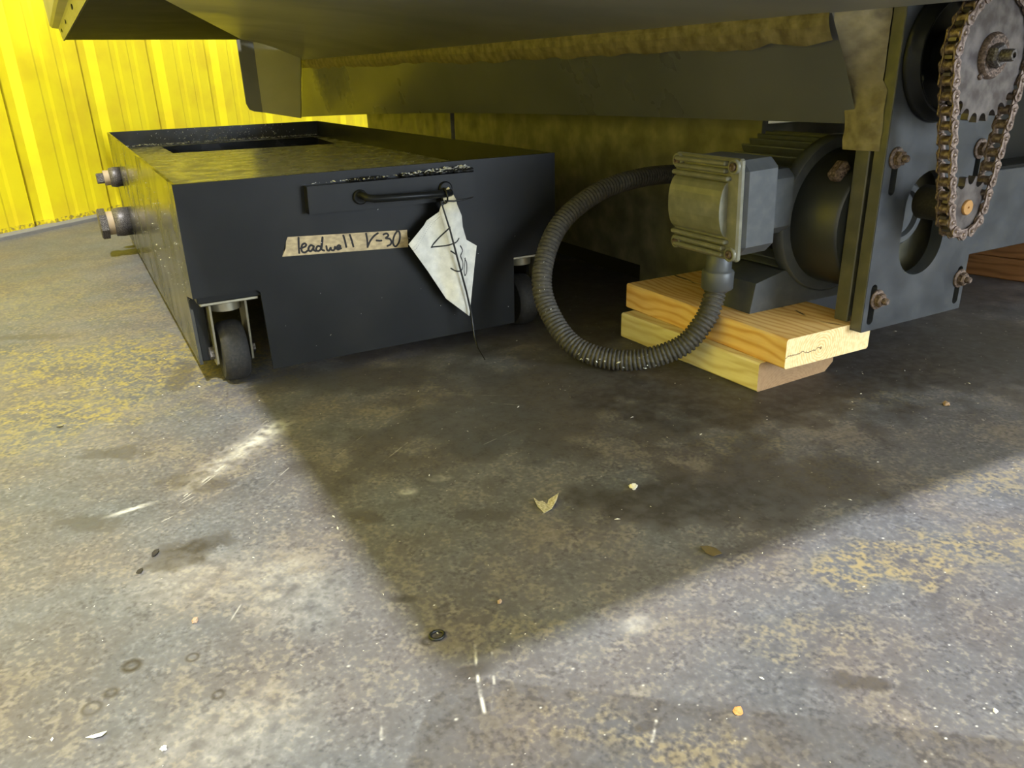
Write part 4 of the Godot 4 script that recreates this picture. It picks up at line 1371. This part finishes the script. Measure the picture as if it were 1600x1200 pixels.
func pen(im: Image, pts: Array, r: float, col: Color, scale := Vector2.ONE) -> void:
	# smooth pen stroke through the given points
	var p: Array = []
	for k in pts.size() - 1:
		var a: Vector2 = pts[maxi(k - 1, 0)]
		var b: Vector2 = pts[k]
		var c: Vector2 = pts[k + 1]
		var d: Vector2 = pts[mini(k + 2, pts.size() - 1)]
		for s in 24:
			p.append(b.cubic_interpolate(c, a, d, s / 24.0))
	p.append(pts[-1])
	for q in p:
		var x: float = q.x * scale.x
		var y: float = q.y * scale.y
		for j in range(int(y - r) - 1, int(y + r) + 2):
			for i in range(int(x - r) - 1, int(x + r) + 2):
				if i < 0 or j < 0 or i >= im.get_width() or j >= im.get_height():
					continue
				var e := clampf(r + 0.5 - Vector2(i + 0.5 - x, j + 0.5 - y).length(), 0.0, 1.0)
				if e > 0.0:
					im.set_pixel(i, j, im.get_pixel(i, j).lerp(col, e))


func tape_picture() -> ImageTexture:
	var w := 1024
	var h := 150
	var im := Image.create_empty(w, h, false, Image.FORMAT_RGB8)
	var n := noise(0.012, 401, 4)
	var f := noise(0.15, 402, 3)
	for j in h:
		for i in w:
			var v := 0.5 + 0.10 * n.get_noise_2d(i, j * 2.0) + 0.03 * f.get_noise_2d(i * 0.6, j * 1.5)
			im.set_pixel(i, j, Color(v * 1.34, v * 1.20, v * 0.92))
	# the strokes, in a frame whose rows follow the tape
	var to := func(x: float, y: float) -> Vector2:
		var top := 235.0 - (x - 150.0) * 0.0701
		var bot := 440.0 - (x - 80.0) * 0.0704
		return Vector2((x - 80.0) / 1425.0 * w, (y - top) / (bot - top) * h)
	var strokes := [
		[275, 240, 268, 310, 262, 400],
		[285, 352, 330, 334, 346, 315, 334, 300, 308, 312, 290, 350, 296, 386, 322, 395, 352, 378],
		[422, 328, 396, 318, 371, 342, 366, 370, 386, 382, 416, 352, 426, 330, 421, 366, 440, 382],
		[502, 334, 472, 326, 449, 352, 452, 376, 476, 378, 502, 345, 531, 235, 520, 300, 506, 358, 532, 376],
		[562, 328, 566, 366, 586, 376, 606, 345, 612, 368, 640, 370, 656, 335],
		[664, 356, 700, 342, 716, 326, 696, 318, 673, 345, 686, 366, 722, 350],
		[762, 212, 774, 270, 781, 336], [835, 204, 850, 265, 861, 330],
		[1020, 188, 1026, 260, 1022, 338], [1022, 338, 1060, 268, 1110, 212, 1156, 182], [1134, 263, 1162, 266, 1190, 264],
		[1220, 195, 1258, 184, 1276, 208, 1244, 236, 1288, 244, 1306, 280, 1290, 310, 1254, 326],
		[1386, 156, 1350, 200, 1325, 270, 1330, 316, 1356, 330, 1396, 280, 1413, 210, 1406, 162, 1378, 152],
	]
	for s in strokes:
		var p := []
		for k in range(0, s.size(), 2):
			p.append(to.call(s[k], s[k + 1]))
		pen(im, p, 7.6, Color(0.045, 0.03, 0.035))
	return ImageTexture.create_from_image(im)


func paper_tag() -> void:
	var zt := -0.985
	var outline := [Vector2(0.4392, 0.2405), Vector2(0.4504, 0.223), Vector2(0.4524, 0.2151), Vector2(0.4614, 0.1985), Vector2(0.4631, 0.1824), Vector2(0.4697, 0.1632), Vector2(0.4847, 0.1532), Vector2(0.4805, 0.1217), Vector2(0.4701, 0.0723), Vector2(0.4644, 0.0547), Vector2(0.4317, 0.0846), Vector2(0.4052, 0.1290), Vector2(0.3787, 0.1698), Vector2(0.4043, 0.1913), Vector2(0.4096, 0.1973), Vector2(0.4261, 0.2078), Vector2(0.4306, 0.2216), Vector2(0.4334, 0.2367)]
	# picture of the tag: paper, creases, print and handwriting
	var w := 330
	var h := 560
	var lo := Vector2(0.375, 0.05)
	var sz := Vector2(0.115, 0.195)
	var im := Image.create_empty(w, h, false, Image.FORMAT_RGB8)
	var n := noise(0.02, 411, 4)
	for j in h:
		for i in w:
			var v := 0.80 + 0.07 * n.get_noise_2d(i, j) + 0.02 * n.get_noise_2d(i * 6.0, j * 9.0)
			var yel := clampf(1.0 - float(j) / 120.0, 0.0, 1.0) * 0.8
			im.set_pixel(i, j, Color(v, v * (0.985 - 0.10 * yel), v * (0.92 - 0.40 * yel)))
	var ink := Color(0.07, 0.07, 0.07)
	var lines := [
		[[0.4394, 0.1862, 0.4275, 0.174, 0.4149, 0.1597], 2.6], [[0.4149, 0.1597, 0.4328, 0.1608, 0.4481, 0.1647, 0.4534, 0.1686], 2.6], [[0.4398, 0.153, 0.4459, 0.1483], 2.6],
		[[0.4553, 0.158, 0.4592, 0.1506, 0.4545, 0.1442, 0.4578, 0.1344, 0.4547, 0.1242, 0.4457, 0.1243, 0.4388, 0.1287], 2.4],
		[[0.4645, 0.1386, 0.4598, 0.1246, 0.4606, 0.115, 0.4655, 0.1191, 0.4666, 0.1308, 0.4632, 0.1383], 2.2], [[0.385, 0.1601, 0.4268, 0.201], 0.8], [[0.3835, 0.1637, 0.4258, 0.2045], 0.6],
	]
	for l in lines:
		var p := []
		for k in range(0, l[0].size(), 2):
			p.append(Vector2((l[0][k] - lo.x) / sz.x * w, (1.0 - (l[0][k + 1] - lo.y) / sz.y) * h))
		pen(im, p, l[1], ink)
	var m := mat("tag_paper", Color.WHITE, 0.8)
	m.albedo_texture = ImageTexture.create_from_image(im)
	m.texture_repeat = false
	m.backlight_enabled = true
	m.backlight = Color(0.15, 0.14, 0.12)
	# a gently buckled sheet: triangulate with inner points, bend in z
	var poly := PackedVector2Array(outline)
	var pts := PackedVector2Array(outline)
	for j in 22:
		for i in 12:
			var q := lo + Vector2((i + 0.5) / 12.0, (j + 0.5) / 22.0) * sz
			if Geometry2D.is_point_in_polygon(q, poly):
				var clear := true
				for e in poly.size():
					if Geometry2D.get_closest_point_to_segment(q, poly[e], poly[(e + 1) % poly.size()]).distance_to(q) < 0.0025:
						clear = false
				if clear:
					pts.append(q)
	var tris := Geometry2D.triangulate_delaunay(pts)
	var bend := func(p: Vector2) -> Vector3:
		var fold := 0.006 * cos((p.x - 0.45) * 110.0 + (p.y - 0.1) * 9.0)
		var twist := clampf((p.y - 0.17) / 0.07, 0.0, 1.0)
		var z := zt + fold * (1.0 - 0.3 * twist) + 0.006 * twist
		if p.x > 0.455:
			z -= (p.x - 0.455) * 0.12
		return Vector3(p.x, p.y, z)
	var g := Geo.new(true)
	for s in [0.0, -0.0005]:
		for k in range(0, tris.size(), 3):
			var a := pts[tris[k]]
			var b := pts[tris[k + 1]]
			var c := pts[tris[k + 2]]
			if not Geometry2D.is_point_in_polygon((a + b + c) / 3.0, poly):
				continue
			var uv := []
			for q in [a, b, c]:
				uv.append(Vector2((q.x - lo.x) / sz.x, 1.0 - (q.y - lo.y) / sz.y))
			var off := Vector3(0, 0, s)
			g.tri(bend.call(a) + off, bend.call(b) + off, bend.call(c) + off, Vector3(0, 0, 1 if s == 0.0 else -1), uv)
	tag(obj("paper_tag", g.done(), m), "white torn paper tag with black handwriting hanging from the tank handle", "tag")
	# cable tie
	g = Geo.new()
	var zz := -0.974
	var tail := [Vector3(0.4270, 0.2205, zz), Vector3(0.4360, 0.185, zz + 0.002), Vector3(0.4465, 0.137, zz + 0.002), Vector3(0.4565, 0.095, zz + 0.001), Vector3(0.4640, 0.060, zz - 0.002), Vector3(0.4626, 0.0300, -0.967), Vector3(0.4615, 0.0155, -0.955), Vector3(0.4585, 0.0060, -0.9275)]
	g.tube(tail, [0.0011, 0.0013, 0.0014, 0.0014, 0.0014, 0.0013, 0.0011, 0.0007], 8)
	var loop := []
	var lr := []
	for k in 15:
		var a := TAU * k / 14.0
		loop.append(Vector3(0.4290, 0.2305 + 0.0098 * sin(a), -0.9675 + 0.0098 * cos(a)))
		lr.append(0.0012)
	g.tube(loop, lr, 8)
	g.tube([Vector3(0.4300, 0.2235, -0.9700), Vector3(0.4416, 0.2225, -0.966), Vector3(0.4560, 0.2228, -0.968), Vector3(0.4735, 0.2240, -0.972)], [0.0011, 0.0012, 0.0012, 0.0008], 8)
	var ct := obj("strap", g.done(), M.tie_black, thing("cable_tie", "thin black cable tie looped on the tank handle, its long tail hanging to the floor", "cable tie", Vector3(0.4585, 0.0, -0.9275)))
	ct.position = -ct.get_parent().position
	g = Geo.new()
	g.box(Vector3(0.4272, 0.2210, zz + 0.001), Vector3(0.006, 0.006, 0.005), 0.0008)
	obj("catch", g.done(), M.tie_black, ct.get_parent(), Transform3D(Basis(), -ct.get_parent().position))


# ------------------------------------------------------------------ timber blocking
func grain(sd: int, base: Color, late: Color, crack: bool) -> ImageTexture:
	var w := 512
	var h := 128
	var im := Image.create_empty(w, h, false, Image.FORMAT_RGB8)
	var n := noise(0.004, sd, 3)
	var f := noise(0.02, sd + 1, 4)
	for j in h:
		for i in w:
			var wob := n.get_noise_2d(i * 0.8, j * 3.0) * 15.0
			var ring := 0.5 + 0.5 * sin((j + wob) * 0.62)
			ring = pow(ring, 2.5)
			var v := f.get_noise_2d(i * 0.6, j * 14.0) * 0.2 + n.get_noise_2d(i * 2.0 + 400.0, j * 3.0) * 0.20
			var c := base.lerp(late, clampf(ring * 0.62 + v + 0.1, 0.0, 1.0))
			if crack:
				var cj := 58.0 + n.get_noise_2d(i * 1.5, 900.0) * 14.0
				var d := absf(j - cj)
				if d < 1.4:
					c = c.lerp(Color(0.12, 0.07, 0.03), 0.8 * clampf(0.45 + 2.0 * f.get_noise_2d(i, 50.0), 0.0, 1.0))
			im.set_pixel(i, j, c)
	return ImageTexture.create_from_image(im)


func end_grain(sd: int, base: Color, late: Color, pith: Vector2, crack: bool) -> ImageTexture:
	var w := 384
	var h := 100
	var im := Image.create_empty(w, h, false, Image.FORMAT_RGB8)
	var n := noise(0.015, sd, 4)
	for j in h:
		for i in w:
			var d := Vector2(i, j).distance_to(pith) + n.get_noise_2d(i, j) * 6.0
			var ring := pow(0.5 + 0.5 * sin(d * 0.62), 3.0) * clampf(1.1 - d / 190.0, 0.15, 1.0)
			var c := base.lerp(late, clampf(ring * 0.55 + n.get_noise_2d(i * 3.0, j * 3.0) * 0.35 + 0.08, 0.0, 1.0))
			if Vector2(i, j).distance_to(pith) < 5.0:
				c = late.darkened(0.25)
			if crack and i < pith.x:
				var cj := pith.y + (pith.x - i) * 0.02 + n.get_noise_2d(i * 2.0, 77.0) * 9.0
				if absf(j - cj) < 1.3:
					c = c.lerp(Color(0.20, 0.11, 0.05), 0.75)
			im.set_pixel(i, j, c)
	return ImageTexture.create_from_image(im)


# plank with its near end at the origin: x to the right, y up, running away along -z
func plank(called: String, label: String, at: Vector3, turn: float, w: float, l: float, side: Texture2D, end: Texture2D, chamfer := 0.0, group := "") -> void:
	var h := 0.038
	var b := 0.0022
	var poly := PackedVector2Array([Vector2(b, 0), Vector2(w - b - chamfer, 0), Vector2(w, b + chamfer * 0.75), Vector2(w, h - b), Vector2(w - b, h), Vector2(b, h), Vector2(0, h - b), Vector2(0, b)])
	var ms := mat(called + "_side", Color.WHITE, 0.7)
	ms.albedo_texture = side
	var me := mat(called + "_end", Color.WHITE, 0.8)
	me.albedo_texture = end
	me.texture_repeat = false
	var g := Geo.new()
	var run := 0.0
	for k in poly.size():
		var p := poly[k]
		var q := poly[(k + 1) % poly.size()]
		var d := q - p
		var v0 := run / 0.16
		var v1 := (run + d.length()) / 0.16
		run += d.length()
		var u1 := l / 0.42
		g.quad(Vector3(p.x, p.y, 0), Vector3(q.x, q.y, 0), Vector3(q.x, q.y, -l), Vector3(p.x, p.y, -l), Vector3(d.y, -d.x, 0), [Vector2(0, v0), Vector2(0, v1), Vector2(u1, v1), Vector2(u1, v0)])
	var mesh := g.done()
	g = Geo.new()
	var idx := Geometry2D.triangulate_polygon(poly)
	for z in [0.0, -l]:
		for k in range(0, idx.size(), 3):
			var vs := []
			var uv := []
			for e in 3:
				var p := poly[idx[k + e]]
				vs.append(Vector3(p.x, p.y, z))
				uv.append(Vector2(p.x / w, 1.0 - p.y / h))
			g.tri(vs[0], vs[1], vs[2], Vector3(0, 0, 1 if z == 0.0 else -1), uv)
	mesh = g.done(mesh)
	mesh.surface_set_material(0, ms)
	mesh.surface_set_material(1, me)
	tag(obj(called, mesh, null, self, Transform3D(Basis(Vector3.UP, turn), at)), label, "plank", group)


func timber() -> void:
	var s1 := grain(501, Color(0.93, 0.79, 0.53), Color(0.80, 0.57, 0.27), true)
	var e1 := end_grain(502, Color(0.97, 0.87, 0.66), Color(0.84, 0.64, 0.37), Vector2(155, 55), true)
	var s2 := grain(503, Color(0.90, 0.85, 0.64), Color(0.80, 0.71, 0.46), false)
	var e2 := end_grain(504, Color(0.62, 0.50, 0.36), Color(0.50, 0.38, 0.25), Vector2(150, 180), false)
	var s3 := grain(505, Color(0.60, 0.42, 0.26), Color(0.42, 0.27, 0.14), false)
	plank("timber_block", "upper orange pine block with a cracked end, under the motor foot", Vector3(0.7068, 0.038, -0.6177), -0.0122, 0.1467, 0.3212, s1, e1)
	plank("timber_block", "lower pale pine block lying on the floor under the orange one", Vector3(0.6973, 0.0, -0.6486), 0.0365, 0.1414, 0.2706, s2, e2, 0.012)
	plank("timber_block", "brown timber block on the floor under the grey panel, at the right edge", Vector3(1.487, 0.0, -0.70), 0.2, 0.14, 0.40, s3, e2)
	plank("timber_block", "dark timber block lying on the brown one, tight under the grey panel", Vector3(1.495, 0.038, -0.72), 0.26, 0.14, 0.40, s3, e2)
	# grey panel right of the drive plate
	var t := thing("side_cover", "flat blue-grey steel cover right of the drive plate, above the brown timber blocks", "cover", Vector3(1.4, 0.136, -0.62))
	var g := Geo.new()
	g.box(Vector3(0, 0.054, 0.0), Vector3(0.78, 0.108, 0.010), 0.001)
	obj("lower_sheet", g.done(), M.enamel_grey, t)
	g = Geo.new()
	g.box(Vector3(0, 0.222, -0.045), Vector3(0.78, 0.23, 0.008), 0.001)
	obj("upper_sheet", g.done(), M.enamel, t)
	g = Geo.new()
	g.box(Vector3(0, 0.110, -0.022), Vector3(0.78, 0.005, 0.05), 0.001)
	obj("ledge", g.done(), M.enamel, t)


# ------------------------------------------------------------------ litter on the floor
func crumb(called: String, label: String, cat: String, at: Vector3, size: float, m: Material, squash := 0.6, group := "") -> void:
	var s := SphereMesh.new()
	s.radius = 1.0
	s.height = 2.0
	s.radial_segments = 12
	s.rings = 7
	var arr := s.get_mesh_arrays()
	var vs: PackedVector3Array = arr[Mesh.ARRAY_VERTEX]
	var n := noise(0.9, int(at.x * 9000.0) + 17, 2)
	var g := Geo.new()
	for k in vs.size():
		var v := vs[k]
		var r := 1.0 + 0.55 * n.get_noise_3d(v.x, v.y, v.z)
		vs[k] = Vector3(v.x * r, maxf(v.y * r * squash, -0.75 * squash), v.z * r * 0.8) * size
	var idx: PackedInt32Array = arr[Mesh.ARRAY_INDEX]
	for k in range(0, idx.size(), 3):
		var c := (vs[idx[k]] + vs[idx[k + 1]] + vs[idx[k + 2]]) / 3.0
		g.tri(vs[idx[k]], vs[idx[k + 1]], vs[idx[k + 2]], c)
	tag(obj(called, g.done(), m, self, Transform3D(Basis(Vector3.UP, at.x * 31.0), at + Vector3(0, 0.75 * squash * size, 0))), label, cat, group)


# thin curled scrap from an outline (x, z) around its middle
func scrap(called: String, label: String, cat: String, at: Vector3, outline: Array, curl: float, m: Material) -> void:
	var g := Geo.new()
	var poly := PackedVector2Array()
	for p in outline:
		poly.append(Vector2(p[0], p[1]) * 0.001 * (0.6 if called == "dark_flake" else 1.0))
	var idx := Geometry2D.triangulate_polygon(poly)
	var lift := func(p: Vector2) -> Vector3:
		return Vector3(p.x, 0.0007 + curl * absf(p.x) + curl * 0.4 * absf(p.y), p.y)
	for s in [0.0, 0.0005]:
		for k in range(0, idx.size(), 3):
			g.tri(lift.call(poly[idx[k]]) + Vector3(0, s, 0), lift.call(poly[idx[k + 1]]) + Vector3(0, s, 0), lift.call(poly[idx[k + 2]]) + Vector3(0, s, 0), Vector3.UP if s > 0.0 else Vector3.DOWN)
	for k in poly.size():
		var a: Vector3 = lift.call(poly[k])
		var b: Vector3 = lift.call(poly[(k + 1) % poly.size()])
		g.quad(a, b, b + Vector3(0, 0.0005, 0), a + Vector3(0, 0.0005, 0), Vector3(a.x, 0, a.z))
	tag(obj(called, g.done(), m, self, Transform3D(Basis(), at)), label, cat)


func debris() -> void:
	scrap("paper_scrap", "pale torn paper scrap shaped like a butterfly on the dark floor", "paper scrap", Vector3(0.3292, 0, -0.5499), [[-3.2, -17.3], [-2.1, -9.6], [1.7, -8.7], [2.2, -1.4], [6.9, -6.8], [20.3, -9.9], [13.0, -1.7], [1.6, 7.7], [-9.8, 12.7], [-8.3, 5.6], [-7.9, -2.1]], 0.12, M.scrap_paper)
	scrap("dry_leaf", "small curled brown dry leaf near the edge of the shadow", "leaf", Vector3(0.4075, 0, -0.4126), [[-2.8, -9.5], [2.9, -7.1], [6.2, -0.6], [4.9, 8.5], [-2.9, 7.0], [-5.1, 0.2]], 0.3, M.leaf_brown)
	scrap("metal_sliver", "bright white metal sliver on the floor in the bottom left", "sliver", Vector3(-0.056, 0, -0.4585), [[-6, -1], [0, -2], [6, 0], [3, 2], [-2, 1]], 0.2, M.chip_metal)
	scrap("dark_flake", "thin dark flake beside the grey oil patch, upper of two", "flake", Vector3(0.0, 0, -0.6569), [[-7.0, 3.5], [-5.6, -5.7], [-1.3, -12.3], [4.8, -10.9], [1.9, -3.4], [-2.8, 2.7]], 0.2, M.flake_dark)
	scrap("dark_flake", "curved dark flake beside the grey oil patch, lower of two", "flake", Vector3(-0.0161, 0, -0.6373), [[-3.7, 3.0], [-1.2, -3.8], [3.0, -5.6], [6.4, -4.6], [4.4, 0.6], [2.0, 5.4]], 0.2, M.flake_dark)
	scrap("dark_flake", "tiny dark flake on the old yellow paint by the left edge", "flake", Vector3(-0.0696, 0, -1.0109), [[-7, 1], [-1, -2], [6, -1], [4, 2], [-2, 3]], 0.2, M.flake_dark)
	crumb("pebble", "white pebble with bits beside it, right of the paper scrap", "pebble", Vector3(0.4202, 0, -0.535), 0.0042, M.flake_pale, 0.7)
	crumb("pebble", "tan pebble alone on the floor right of the pine blocks", "pebble", Vector3(0.8533, 0, -0.5008), 0.0044, M.crumb_tan, 0.6)
	crumb("crumb", "orange crumb on the floor near the bottom right", "crumb", Vector3(0.3021, 0, -0.2711), 0.0034, M.crumb_orange, 0.5)
	crumb("crumb", "pinkish crumb of three lumps on the bright floor in the left", "crumb", Vector3(0.0152, 0, -0.545), 0.0026, M.crumb_tan, 0.7)
	crumb("pebble", "round white pebble in the bottom right corner", "pebble", Vector3(0.4401, 0, -0.1902), 0.0017, M.flake_pale, 0.6)
	crumb("pebble", "white pebble on a dark spot in the bottom left", "pebble", Vector3(-0.0205, 0, -0.4265), 0.0022, M.flake_pale, 0.7)
	crumb("crumb", "small pale crumb on the shaded floor above the shadow corner", "crumb", Vector3(0.2245, 0, -0.4465), 0.0022, M.crumb_tan, 0.6)
	# black rubber ring near the corner of the shadow
	var g := Geo.new()
	var loop := []
	var lr := []
	for k in 21:
		var a := TAU * k / 20.0
		loop.append(Vector3(0.0052 * cos(a), 0.0012, 0.0046 * sin(a)))
		lr.append(0.0012)
	g.tube(loop, lr, 8)
	tag(obj("rubber_ring", g.done(), M.ring_black, self, Transform3D(Basis(), Vector3(0.1667, 0.0002, -0.4351))), "little black rubber ring lying near the corner of the shadow", "ring")
	# fine bright chips scattered over the floor: nobody could count them
	g = Geo.new()
	for k in 420:
		var x := rng.randf_range(-0.15, 1.2)
		var z := -0.2 - pow(rng.randf(), 1.3) * 1.2
		if x > 0.1 and x < 0.63 and z < -1.0:
			continue
		splinter(g, Vector3(x, 0.0003, z), rng.randf_range(0.0005, 0.0018) * (1.8 if rng.randf() < 0.07 else 1.0), Vector3.UP)
	var ch := obj("metal_chips", g.done(), M.flake_pale)
	tag(ch, "fine bright metal chips and flakes scattered over the floor", "chips")
	ch.set_meta("kind", "stuff")
